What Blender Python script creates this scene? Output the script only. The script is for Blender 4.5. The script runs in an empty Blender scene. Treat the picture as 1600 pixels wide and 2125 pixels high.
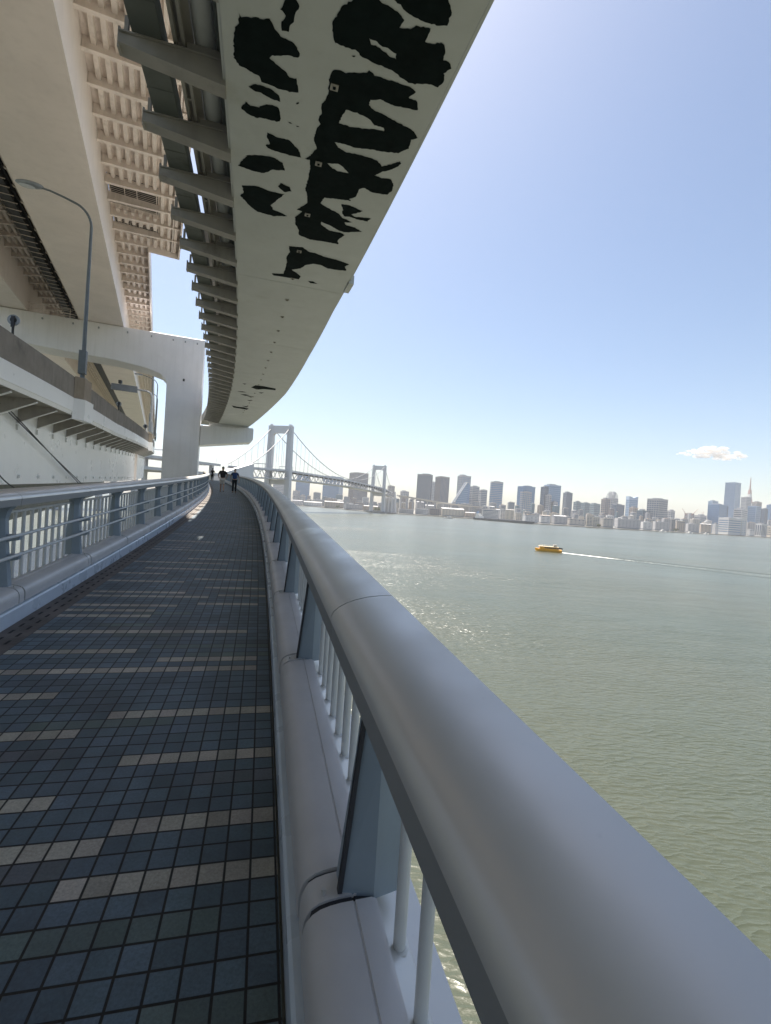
import bpy, bmesh, math, random
import numpy as np
from mathutils import Vector, Matrix
from mathutils.geometry import tessellate_polygon

# ------------------------------------------------------------------ camera, sky, sun, exposure
scene = bpy.context.scene
COL = scene.collection
R = math.radians
EYE = 17.0                      # metres above the water
F, V0, ROLL = 1000.0, 9.856, 0.06643
PITCH = math.atan(V0 / F)
cam_d = bpy.data.cameras.new('camera')
cam = bpy.data.objects.new('camera', cam_d)
COL.objects.link(cam)
cam_d.sensor_fit = 'HORIZONTAL'
cam_d.sensor_width = 36.0
cam_d.lens = 22.5
cam_d.clip_start = 0.05
cam_d.clip_end = 60000
cam.matrix_world = (Matrix.Translation((0, 0, EYE)) @ Matrix.Rotation(math.pi / 2 - PITCH, 4, 'X')
                    @ Matrix.Rotation(ROLL, 4, 'Z'))
scene.camera = cam

SUN_AZ = R(-26)                 # from +Y (view direction) towards the right
SUN_EL = R(63)
world = bpy.data.worlds.new('World')
scene.world = world
world.use_nodes = True
wn = world.node_tree
sky = wn.nodes.new('ShaderNodeTexSky')
sky.sky_type = 'NISHITA'
sky.sun_disc = False
sky.sun_elevation = SUN_EL
sky.sun_rotation = SUN_AZ
sky.altitude = 20
sky.air_density = 1.0
sky.dust_density = 1.5
sky.ozone_density = 1.0
bg = wn.nodes['Background']
bg.inputs['Strength'].default_value = 0.059
wn.links.new(sky.outputs[0], bg.inputs['Color'])
sun_d = bpy.data.lights.new('sun', 'SUN')
sun_d.energy = 5.0
sun_d.angle = R(0.5)
sun_d.color = (1.0, 0.93, 0.82)
sun = bpy.data.objects.new('sun', sun_d)
COL.objects.link(sun)
sdir = Vector((math.sin(SUN_AZ) * math.cos(SUN_EL), math.cos(SUN_AZ) * math.cos(SUN_EL), math.sin(SUN_EL)))
sun.rotation_euler = sdir.to_track_quat('Z', 'Y').to_euler()
sun.location = (-200, 100, 300)
vs = scene.view_settings
vs.view_transform = 'Standard'
vs.look = 'None'
vs.exposure = 1.52
vs.gamma = 1.0
vs.use_curve_mapping = False
scene.cycles.max_bounces = 8
scene.cycles.volume_bounces = 0

# ------------------------------------------------------------------ geometry of the place
K0, K1, K2, SL = 0.0020737, 6.62e-5, -1.6e-6, 0.0512
HEAD0 = 0.2464
EYE_H = 1.6                     # eye above the paving
g = np.arange(-120, 260.01, 0.05)
gc = np.clip(g, 0, 60)
th = HEAD0 + K0 * np.minimum(g, 60) + K1 * gc * gc / 2 + K2 * gc ** 3 / 3
th = np.where(g > 60, th + (g - 60) * 0.0012, th)
PX = np.cumsum(-np.sin(th) * 0.05)
PY = np.cumsum(np.cos(th) * 0.05)
i0 = int(round(120 / 0.05))
PX -= PX[i0]
PY -= PY[i0]
PZ = EYE - EYE_H + SL * g
dR, dL = 0.159, -2.202          # edges of the paving left and right of the eye


def P(t, o=0.0, h=0.0):
    """point at arc length t along the curved walkway, o metres to the right, h above the paving"""
    x = float(np.interp(t, g, PX)); y = float(np.interp(t, g, PY)); z = float(np.interp(t, g, PZ))
    a = float(np.interp(t, g, th))
    return (x + o * math.cos(a), y + o * math.sin(a), z + h)


def head(t):
    return float(np.interp(t, g, th))


def ray(px, py):
    dx, dy = px - 800, py - 1062.5
    c, s = math.cos(ROLL), math.sin(ROLL)
    u = dx * c + dy * s
    v = dx * s - dy * c
    y = F * math.cos(PITCH) + v * math.sin(PITCH)
    return (u / y, 1.0, (v * math.cos(PITCH) - F * math.sin(PITCH)) / y)


def far(px, py, D):
    r = ray(px, py)
    return Vector((r[0] * D, D, EYE + r[2] * D))


class MB:
    """collects shapes in world metres; build() links them as ONE mesh object"""
    def __init__(s):
        s.v = []; s.f = []; s.m = []

    def add(s, vs_, fs, mi=0):
        n = len(s.v)
        s.v.extend([tuple(p) for p in vs_])
        for f in fs:
            s.f.append(tuple(i + n for i in f)); s.m.append(mi)

    def hexa(s, c8, mi=0):      # 0-3 bottom loop, 4-7 top loop
        s.add(c8, [(0, 3, 2, 1), (4, 5, 6, 7), (0, 1, 5, 4), (1, 2, 6, 5), (2, 3, 7, 6), (3, 0, 4, 7)], mi)

    def box(s, c, size, X=(1, 0, 0), Y=(0, 1, 0), Z=(0, 0, 1), mi=0):
        c = Vector(c); X = Vector(X) * size[0] / 2; Y = Vector(Y) * size[1] / 2; Z = Vector(Z) * size[2] / 2
        s.hexa([c - X - Y - Z, c + X - Y - Z, c + X + Y - Z, c - X + Y - Z,
                c - X - Y + Z, c + X - Y + Z, c + X + Y + Z, c - X + Y + Z], mi)

    def arcbox(s, t0, t1, o0, o1, h0, h1, mi=0):
        s.hexa([P(t0, o0, h0), P(t0, o1, h0), P(t1, o1, h0), P(t1, o0, h0),
                P(t0, o0, h1), P(t0, o1, h1), P(t1, o1, h1), P(t1, o0, h1)], mi)

    def sweep(s, prof, ts, fn=None, closed=True, caps=True, mi=0):
        """prof: list of (o,h) or a function of t giving it"""
        fn = fn or P
        n0 = len(s.v)
        k = None
        for t in ts:
            pr = prof(t) if callable(prof) else prof
            k = len(pr)
            s.v.extend([tuple(fn(t, o, h)) for o, h in pr])
        m = len(ts)
        for i in range(m - 1):
            for j in range(k if closed else k - 1):
                a = n0 + i * k + j; b = n0 + i * k + (j + 1) % k
                s.f.append((a, b, b + k, a + k)); s.m.append(mi)
        if closed and caps:
            s.f.append(tuple(n0 + j for j in range(k))); s.m.append(mi)
            s.f.append(tuple(n0 + (m - 1) * k + j for j in reversed(range(k)))); s.m.append(mi)

    def tube(s, pts, r, n=8, caps=True, mi=0):
        pts = [Vector(p) for p in pts]
        rs = r if isinstance(r, (list, tuple)) else [r] * len(pts)
        n0 = len(s.v)
        up = None
        for i, p in enumerate(pts):
            d = (pts[min(i + 1, len(pts) - 1)] - pts[max(i - 1, 0)]).normalized()
            if up is None:
                up = Vector((0, 0, 1)) if abs(d.z) < 0.9 else Vector((0, 1, 0))
            a = d.cross(up).normalized(); b = a.cross(d).normalized()
            up = b
            for j in range(n):
                q = 2 * math.pi * j / n
                s.v.append(tuple(p + (a * math.cos(q) + b * math.sin(q)) * rs[i]))
        for i in range(len(pts) - 1):
            for j in range(n):
                a = n0 + i * n + j; b = n0 + i * n + (j + 1) % n
                s.f.append((a, b, b + n, a + n)); s.m.append(mi)
        if caps:
            s.f.append(tuple(n0 + j for j in range(n))); s.m.append(mi)
            s.f.append(tuple(n0 + (len(pts) - 1) * n + j for j in reversed(range(n)))); s.m.append(mi)

    def beam(s, a, b, w, hgt, mi=0):
        """rectangular bar from a to b"""
        a = Vector(a); b = Vector(b); d = (b - a)
        L = d.length; d.normalize()
        up = Vector((0, 0, 1)) if abs(d.z) < 0.95 else Vector((0, 1, 0))
        x = d.cross(up).normalized(); z = x.cross(d)
        s.box((a + b) / 2, (w, L, hgt), x, d, z, mi)

    def blob(s, c, r, seed=0, lump=0.25, n=10, mi=0):
        rnd = random.Random(seed)
        ph = [(rnd.uniform(0, 6.28), rnd.uniform(0, 6.28)) for _ in range(4)]
        n0 = len(s.v); mm = n // 2 + 1
        for i in range(mm + 1):
            e = -math.pi / 2 + math.pi * i / mm
            for j in range(n):
                a = 2 * math.pi * j / n
                k = 1 + lump * (math.sin(2 * a + ph[0][0]) * math.cos(3 * e + ph[0][1]) + 0.6 * math.sin(3 * a + ph[1][0] + 2 * e))
                s.v.append((c[0] + r[0] * k * math.cos(e) * math.cos(a), c[1] + r[1] * k * math.cos(e) * math.sin(a), c[2] + r[2] * k * math.sin(e)))
        for i in range(mm):
            for j in range(n):
                a = n0 + i * n + j; b = n0 + i * n + (j + 1) % n
                s.f.append((a, b, b + n, a + n)); s.m.append(mi)

    def build(s, name, mat, parent=None, smooth=None, recalc=True):
        me = bpy.data.meshes.new(name)
        o = bpy.data.objects.new(name, me)
        off = Vector((0, 0, 0))
        if parent is not None:
            q = parent
            while q is not None:
                off += Vector(q.location); q = q.parent
        me.from_pydata([(x - off.x, y - off.y, z - off.z) for x, y, z in s.v], [], s.f)
        for m in (mat if isinstance(mat, (list, tuple)) else [mat]):
            me.materials.append(m)
        if isinstance(mat, (list, tuple)):
            me.polygons.foreach_set('material_index', s.m)
        if recalc:
            bm = bmesh.new(); bm.from_mesh(me)
            bmesh.ops.recalc_face_normals(bm, faces=bm.faces)
            bm.to_mesh(me); bm.free()
        if smooth is not None:
            me.polygons.foreach_set('use_smooth', [True] * len(me.polygons))
            me.set_sharp_from_angle(angle=R(smooth))
        me.update()
        COL.objects.link(o)
        if parent is not None:
            o.parent = parent
        return o


def thing(name, label, cat, loc=(0, 0, 0), group=None):
    o = bpy.data.objects.new(name, None)
    o.empty_display_size = 0.3
    o.location = loc
    COL.objects.link(o)
    return tag(o, label, cat, group)


def tag(o, label=None, cat=None, group=None, kind=None):
    if label: o['label'] = label
    if cat: o['category'] = cat
    if group: o['group'] = group
    if kind: o['kind'] = kind
    return o


def copy_tree(o, parent=None):
    c = o.copy(); COL.objects.link(c)
    if parent is not None: c.parent = parent
    for ch in [x for x in bpy.data.objects if x.parent == o]:
        copy_tree(ch, c)
    return c


def frange(a, b, st):
    n = max(1, int(round((b - a) / st)))
    return [a + (b - a) * i / n for i in range(n + 1)]

# ------------------------------------------------------------------ materials
class NT:
    def __init__(s, name):
        s.mat = bpy.data.materials.new(name); s.mat.use_nodes = True
        s.t = s.mat.node_tree
        s.p = s.t.nodes['Principled BSDF']
        s.out = s.t.nodes['Material Output']

    def n(s, typ, **kw):
        x = s.t.nodes.new(typ)
        for k, v in kw.items():
            if k in x.inputs.keys() if isinstance(k, str) else False:
                x.inputs[k].default_value = v
            else:
                setattr(x, k, v)
        return x

    def l(s, a, b): s.t.links.new(a, b)

    def coord(s, scale=(1, 1, 1), kind='Object'):
        c = s.n('ShaderNodeTexCoord'); m = s.n('ShaderNodeMapping')
        m.inputs['Scale'].default_value = scale
        s.l(c.outputs[kind], m.inputs['Vector'])
        return m.outputs[0]

    def noise(s, scale, detail=3, rough=0.55, vec=None):
        x = s.n('ShaderNodeTexNoise'); x.inputs['Scale'].default_value = scale
        x.inputs['Detail'].default_value = detail; x.inputs['Roughness'].default_value = rough
        s.l(vec if vec is not None else s.coord(), x.inputs['Vector'])
        return x.outputs['Fac']

    def ramp(s, fac, a, b, lo=0.0, hi=1.0):
        x = s.n('ShaderNodeMapRange'); x.inputs['From Min'].default_value = a; x.inputs['From Max'].default_value = b
        x.inputs['To Min'].default_value = lo; x.inputs['To Max'].default_value = hi
        s.l(fac, x.inputs['Value'])
        return x.outputs[0]

    def mix(s, fac, a, b):
        x = s.n('ShaderNodeMix', data_type='RGBA')
        for sock, v in ((x.inputs['Factor'], fac), (x.inputs['A'], a), (x.inputs['B'], b)):
            if isinstance(v, (tuple, list)): sock.default_value = (*v[:3], 1)
            elif isinstance(v, (int, float)): sock.default_value = v
            else: s.l(v, sock)
        for i in x.inputs:
            pass
        return x.outputs['Result']

    def math(s, op, a, b=0.0):
        x = s.n('ShaderNodeMath', operation=op)
        for i, v in enumerate((a, b)):
            if isinstance(v, (int, float)): x.inputs[i].default_value = v
            else: s.l(v, x.inputs[i])
        return x.outputs[0]


def mixc(nt, fac, a, b):
    x = nt.t.nodes.new('ShaderNodeMix'); x.data_type = 'RGBA'
    socks = [i for i in x.inputs if i.type == 'RGBA']
    fs = [i for i in x.inputs if i.type == 'VALUE'][0]
    for sock, v in ((fs, fac), (socks[0], a), (socks[1], b)):
        if isinstance(v, (tuple, list)): sock.default_value = (*v[:3], 1)
        elif isinstance(v, (int, float)): sock.default_value = v
        else: nt.t.links.new(v, sock)
    return [o for o in x.outputs if o.type == 'RGBA'][0]


def paint(name, col, rough=0.45, vary=0.12, scale=1.5, streak=0.0, stain=None, stain_at=(0.62, 0.75), bump=0.0, metal=0.0, spot=0.0, streak_scale=2.0):
    """weathered coating: mottled tone, optional vertical runs and stains of their own shape"""
    nt = NT(name)
    n1 = nt.ramp(nt.noise(scale, 5, 0.6), 0.3, 0.7)
    c = mixc(nt, n1, tuple(x * (1 - vary) for x in col), tuple(min(1, x * (1 + vary)) for x in col))
    if streak:
        v = nt.coord((streak_scale, streak_scale, streak_scale * 0.06))
        st = nt.ramp(nt.noise(1.0, 4, 0.65, v), 0.5, 0.72)
        c = mixc(nt, nt.math('MULTIPLY', st, streak), c, tuple(x * 0.45 for x in (col[0], col[1] * .97, col[2] * .9)))
    if stain:
        st = nt.ramp(nt.noise(scale * 0.7, 6, 0.7), *stain_at)
        c = mixc(nt, nt.math('MULTIPLY', st, 0.7), c, stain)
    if spot:
        sp = nt.ramp(nt.noise(scale * 22, 2, 0.5), 0.7, 0.78)
        c = mixc(nt, nt.math('MULTIPLY', sp, spot), c, tuple(x * 0.4 for x in col))
    nt.l(c, nt.p.inputs['Base Color'])
    r = nt.ramp(nt.noise(scale * 2.3, 4, 0.6), 0.25, 0.75, max(0.05, rough - 0.1), rough + 0.1)
    nt.l(r, nt.p.inputs['Roughness'])
    nt.p.inputs['Metallic'].default_value = metal
    if bump:
        b = nt.n('ShaderNodeBump'); b.inputs['Strength'].default_value = bump; b.inputs['Distance'].default_value = 0.01
        nt.l(nt.noise(scale * 14, 4, 0.6), b.inputs['Height'])
        nt.l(b.outputs[0], nt.p.inputs['Normal'])
    return nt.mat


M = {}
M['rail'] = paint('rail_paint', (0.62, 0.60, 0.565), 0.36, 0.03, 1.6, stain=(0.42, 0.43, 0.41), stain_at=(0.6, 0.9), metal=0.4, bump=0.015, spot=0.06)
M['kerb'] = paint('kerb_paint', (0.58, 0.555, 0.535), 0.4, 0.08, 2.5, stain=(0.22, 0.2, 0.18), stain_at=(0.66, 0.85), spot=0.12, bump=0.05)
M['plinth'] = paint('plinth_sky_tint', (0.6, 0.66, 0.72), 0.3, 0.08, 2.0, bump=0.03)  # bluish base colour, the sky's reflection is put into it
M['post'] = paint('post_paint', (0.27, 0.32, 0.36), 0.4, 0.08, 2.0, bump=0.03)
M['bar'] = paint('baluster_paint', (0.6, 0.6, 0.58), 0.4, 0.06, 4.0)
M['lip'] = paint('handrail_lip_dark', (0.28, 0.28, 0.275), 0.5, 0.04, 2.0)  # lip below the cap, in a darker tone than the rail
M['seal'] = paint('joint_seal', (0.03, 0.03, 0.035), 0.7, 0.2, 6)
M['gutter'] = paint('gutter_plate', (0.14, 0.12, 0.11), 0.7, 0.3, 5, stain=(0.03, 0.028, 0.026), bump=0.2)
M['slot'] = paint('gutter_slot', (0.035, 0.03, 0.028), 0.9, 0.1, 5)
M['white'] = paint('white_steel', (0.90, 0.895, 0.89), 0.32, 0.03, 0.25, streak=0.08)
M['pier'] = paint('pier_paint', (0.91, 0.895, 0.90), 0.42, 0.04, 0.3, streak=0.13, stain=(0.5, 0.46, 0.42), stain_at=(0.66, 0.9), spot=0.25)
M['cream'] = paint('viaduct_warm_tint', (0.90, 0.815, 0.765), 0.5, 0.06, 0.3, streak=0.1, stain=(0.45, 0.38, 0.3), stain_at=(0.62, 0.85))  # pale paint with warm bounced light tinted into the colour
M['creamrib'] = paint('viaduct_rib_warm_tint', (0.88, 0.79, 0.72), 0.5, 0.1, 0.8, streak=0.3, stain=(0.4, 0.32, 0.24), stain_at=(0.6, 0.8))  # same warm bounce tint on the ribs and decks
M['loop'] = paint('loop_girder_paint', (0.60, 0.61, 0.59), 0.5, 0.05, 0.6, streak=0.1, stain=(0.36, 0.36, 0.28), stain_at=(0.6, 0.9), spot=0.1)
M['peel'] = paint('bared_primer', (0.007, 0.013, 0.013), 0.9, 0.25, 3.0, bump=0.1)
M['peel'].node_tree.nodes['Principled BSDF'].inputs['Specular IOR Level'].default_value = 0.12
M['brk'] = paint('bracket_grey', (0.40, 0.37, 0.335), 0.55, 0.14, 1.2, streak=0.25, stain=(0.14, 0.12, 0.1), stain_at=(0.6, 0.75))
M['tray'] = paint('cable_tray_grey', (0.15, 0.16, 0.145), 0.55, 0.15, 1.0, stain=(0.07, 0.07, 0.06))
M['pipe'] = paint('pipe_grey', (0.66, 0.65, 0.62), 0.4, 0.08, 1.0, streak=0.15)
M['conc'] = paint('parapet_concrete', (0.24, 0.215, 0.185), 0.85, 0.2, 0.8, streak=0.55, stain=(0.1, 0.09, 0.08), bump=0.3)
M['pil_lit'] = paint('pilaster_concrete_lit', (0.33, 0.275, 0.215), 0.85, 0.15, 0.8, streak=0.5, bump=0.3)  # paler copy of the parapet concrete, sunlight put into its colour
M['asphalt'] = paint('asphalt', (0.06, 0.06, 0.06), 0.9, 0.2, 3, bump=0.3)
M['deckc'] = paint('deck_concrete', (0.34, 0.33, 0.31), 0.85, 0.1, 1, streak=0.2)
M['galv'] = paint('galvanised', (0.34, 0.36, 0.38), 0.4, 0.1, 3, metal=0.3)
M['lampgrey'] = paint('lamp_grey', (0.17, 0.19, 0.2), 0.45, 0.1, 3)
M['dark'] = paint('dark_metal', (0.03, 0.03, 0.032), 0.5, 0.2, 3)
M['wire'] = paint('cable_black', (0.025, 0.025, 0.028), 0.6, 0.2, 3)
M['bridge'] = paint('bridge_white', (0.62, 0.62, 0.63), 0.5, 0.05, 0.03)
M['bcable'] = paint('bridge_cable', (0.30, 0.30, 0.31), 0.5, 0.05, 0.05)
M['truss'] = paint('truss_white', (0.55, 0.55, 0.56), 0.5, 0.06, 0.05)
M['glass_lamp'] = paint('lamp_lens', (0.7, 0.72, 0.74), 0.15, 0.02, 3)
M['signblue'] = paint('sign_back', (0.16, 0.18, 0.21), 0.45, 0.1, 2)
# ------------------------------------------------------------------ walkway
def walkway():
    rnd = random.Random(5)
    root = thing('footpath', None, None, P(0)); root['kind'] = 'structure'
    T0, ROW, CW = 1.52 - 40 * 0.1046, 0.1046, 0.1
    NR = 760
    left, right = -1.93, dR - 0.012
    edges = [0.14 - CW * i for i in range(21)]
    cols = [right] + edges[:-1] + [left] if edges[-1] < left + 0.02 else [right] + edges + [left]
    # streaks of pale tiles read off the paving: (t, off from, off to)
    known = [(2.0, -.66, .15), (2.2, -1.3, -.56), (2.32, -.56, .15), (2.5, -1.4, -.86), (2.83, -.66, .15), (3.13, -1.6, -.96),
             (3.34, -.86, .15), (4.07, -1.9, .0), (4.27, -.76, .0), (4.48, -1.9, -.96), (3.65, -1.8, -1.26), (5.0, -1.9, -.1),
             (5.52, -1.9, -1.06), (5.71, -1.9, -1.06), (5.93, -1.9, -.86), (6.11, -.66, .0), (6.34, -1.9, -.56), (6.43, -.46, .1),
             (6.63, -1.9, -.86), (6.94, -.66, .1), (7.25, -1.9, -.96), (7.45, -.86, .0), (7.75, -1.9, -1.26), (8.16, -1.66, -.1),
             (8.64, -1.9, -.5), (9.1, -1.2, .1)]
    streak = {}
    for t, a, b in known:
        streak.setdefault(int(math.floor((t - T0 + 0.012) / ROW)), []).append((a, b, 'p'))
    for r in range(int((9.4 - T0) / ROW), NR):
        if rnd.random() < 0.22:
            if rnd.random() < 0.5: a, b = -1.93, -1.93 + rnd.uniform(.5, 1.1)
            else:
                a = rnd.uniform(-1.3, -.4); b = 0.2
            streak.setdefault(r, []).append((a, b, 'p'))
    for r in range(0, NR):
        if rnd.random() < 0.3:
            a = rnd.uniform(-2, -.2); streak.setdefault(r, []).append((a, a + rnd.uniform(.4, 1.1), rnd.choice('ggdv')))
    mb = MB(); colors = []; uvs = []
    for r in range(NR):
        t0 = T0 + r * ROW; t1 = t0 + ROW
        for c in range(len(cols) - 1):
            o1, o0 = cols[c], cols[c + 1]
            if o1 - o0 < 0.004: continue
            mid = (o0 + o1) / 2
            kind = 'b'
            for a, b, k in streak.get(r, []):
                if a < mid < b and (kind == 'b' or k == 'p'): kind = k
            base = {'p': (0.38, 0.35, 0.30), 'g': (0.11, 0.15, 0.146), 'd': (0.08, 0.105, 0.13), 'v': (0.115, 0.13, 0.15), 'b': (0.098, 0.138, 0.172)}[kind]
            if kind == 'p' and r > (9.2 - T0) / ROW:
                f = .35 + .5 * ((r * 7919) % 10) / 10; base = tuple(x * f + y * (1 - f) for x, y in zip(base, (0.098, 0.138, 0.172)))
            k = rnd.uniform(0.8, 1.2)
            colors.append((base[0] * k, base[1] * k * rnd.uniform(.97, 1.03), base[2] * k, 1))
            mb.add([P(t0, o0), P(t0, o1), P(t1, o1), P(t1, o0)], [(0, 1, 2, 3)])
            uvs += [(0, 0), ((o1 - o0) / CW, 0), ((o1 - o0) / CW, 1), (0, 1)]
    nt = NT('paving_tiles')
    at = nt.t.nodes.new('ShaderNodeAttribute'); at.attribute_name = 'tile'
    uv = nt.t.nodes.new('ShaderNodeUVMap'); uv.uv_map = 'UVMap'
    sp = nt.t.nodes.new('ShaderNodeSeparateXYZ'); nt.l(uv.outputs[0], sp.inputs[0])
    def edge(ax):
        a = nt.math('ABSOLUTE', nt.math('SUBTRACT', nt.math('FRACT', nt.math('ADD', sp.outputs[ax], 0.0001)), 0.5))
        return nt.ramp(a, 0.445, 0.462)
    grout = nt.math('MAXIMUM', edge(0), edge(1))
    n1 = nt.noise(90, 4, 0.7)
    n2 = nt.noise(2.2, 4, 0.6)
    k1 = nt.ramp(n1, 0.25, 0.75, 0.68, 1.32)
    k2 = nt.ramp(n2, 0.3, 0.7, 0.7, 1.2)
    v = nt.t.nodes.new('ShaderNodeVectorMath'); v.operation = 'SCALE'
    nt.l(at.outputs['Color'], v.inputs[0]); nt.l(nt.math('MULTIPLY', k1, k2), v.inputs['Scale'])
    c = mixc(nt, grout, v.outputs[0], (0.006, 0.006, 0.0065))
    nt.l(c, nt.p.inputs['Base Color'])
    nt.p.inputs['Roughness'].default_value = 0.72
    nt.l(nt.ramp(n1, 0.3, 0.7, 0.42, 0.68), nt.p.inputs['Roughness'])
    b = nt.t.nodes.new('ShaderNodeBump'); b.inputs['Strength'].default_value = 0.5; b.inputs['Distance'].default_value = 0.004
    hgt = nt.math('SUBTRACT', nt.math('MULTIPLY', n1, 0.5), grout)
    nt.l(hgt, b.inputs['Height']); nt.l(b.outputs[0], nt.p.inputs['Normal'])
    o = mb.build('paving', nt.mat, root, recalc=False)
    me = o.data
    ca = me.color_attributes.new('tile', 'FLOAT_COLOR', 'CORNER')
    flat = []
    for cc in colors: flat += list(cc) * 4
    ca.data.foreach_set('color', flat)
    ul = me.uv_layers.new(name='UVMap'); ul.data.foreach_set('uv', [x for u in uvs for x in u])
    # gutter on the left with drain slots, slab edge below
    ts = frange(-4, 76, 0.5)
    mb = MB(); mb.sweep([(-1.93, -.006), (-2.195, -.006), (-2.195, -.05), (-1.93, -.05)], ts); mb.build('gutter', M['gutter'], root)
    mb = MB()
    t = 1.5
    i = 0
    while t < 40:
        for o, sh in ((-2.02, 0), (-2.115, 0.09)):
            mb.add([P(t + sh, o - .012, -.0045), P(t + sh, o + .012, -.0045), P(t + sh + .1, o + .012, -.0045), P(t + sh + .1, o - .012, -.0045)], [(0, 1, 2, 3)])
        t += 0.2
    mb.build('drain_slots', M['slot'], root)
    mb = MB(); mb.sweep([(-2.75, -.4), (dR + .44, -.4), (dR + .44, -.03), (dR - .012, -.03), (dR - .012, -.012), (-1.93, -.012), (-1.93, -.055), (-2.75, -.055)], frange(-6, 76, 1)); mb.build('deck_slab', M['deckc'], root)


walkway()

# ------------------------------------------------------------------ railings
CAP = [(.0605, 1.168), (.0625, 1.184), (.07, 1.198), (.085, 1.211), (.107, 1.2235), (.134, 1.2335), (.17, 1.2425), (.21, 1.2475), (.25, 1.249)]
CAP = CAP + [(.262, 1.236), (.30, 1.197), (.345, 1.150), (.368, 1.122), (.37, 1.108), (.30, 1.168)]
LIP = [(.068, 1.102), (.0612, 1.1675), (.3, 1.1675), (.36, 1.11), (.36, 1.102)]
PLINTH = [(0, -.03), (0, .122), (.012, .134), (.06, .134), (.06, -.03)]
COVER = [(.034, .142), (.034, .205), (.037, .232), (.046, .254), (.062, .272), (.085, .285), (.115, .293), (.15, .298), (.186, .300), (.188, .2965), (.192, .2965), (.194, .301), (.245, .304), (.262, .296), (.266, .262), (.266, .142)]
SILL = [(.24, .142), (.262, .262), (.34, .232), (.345, .224), (.395, .214), (.43, .205), (.435, .08), (.24, .08)]


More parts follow.
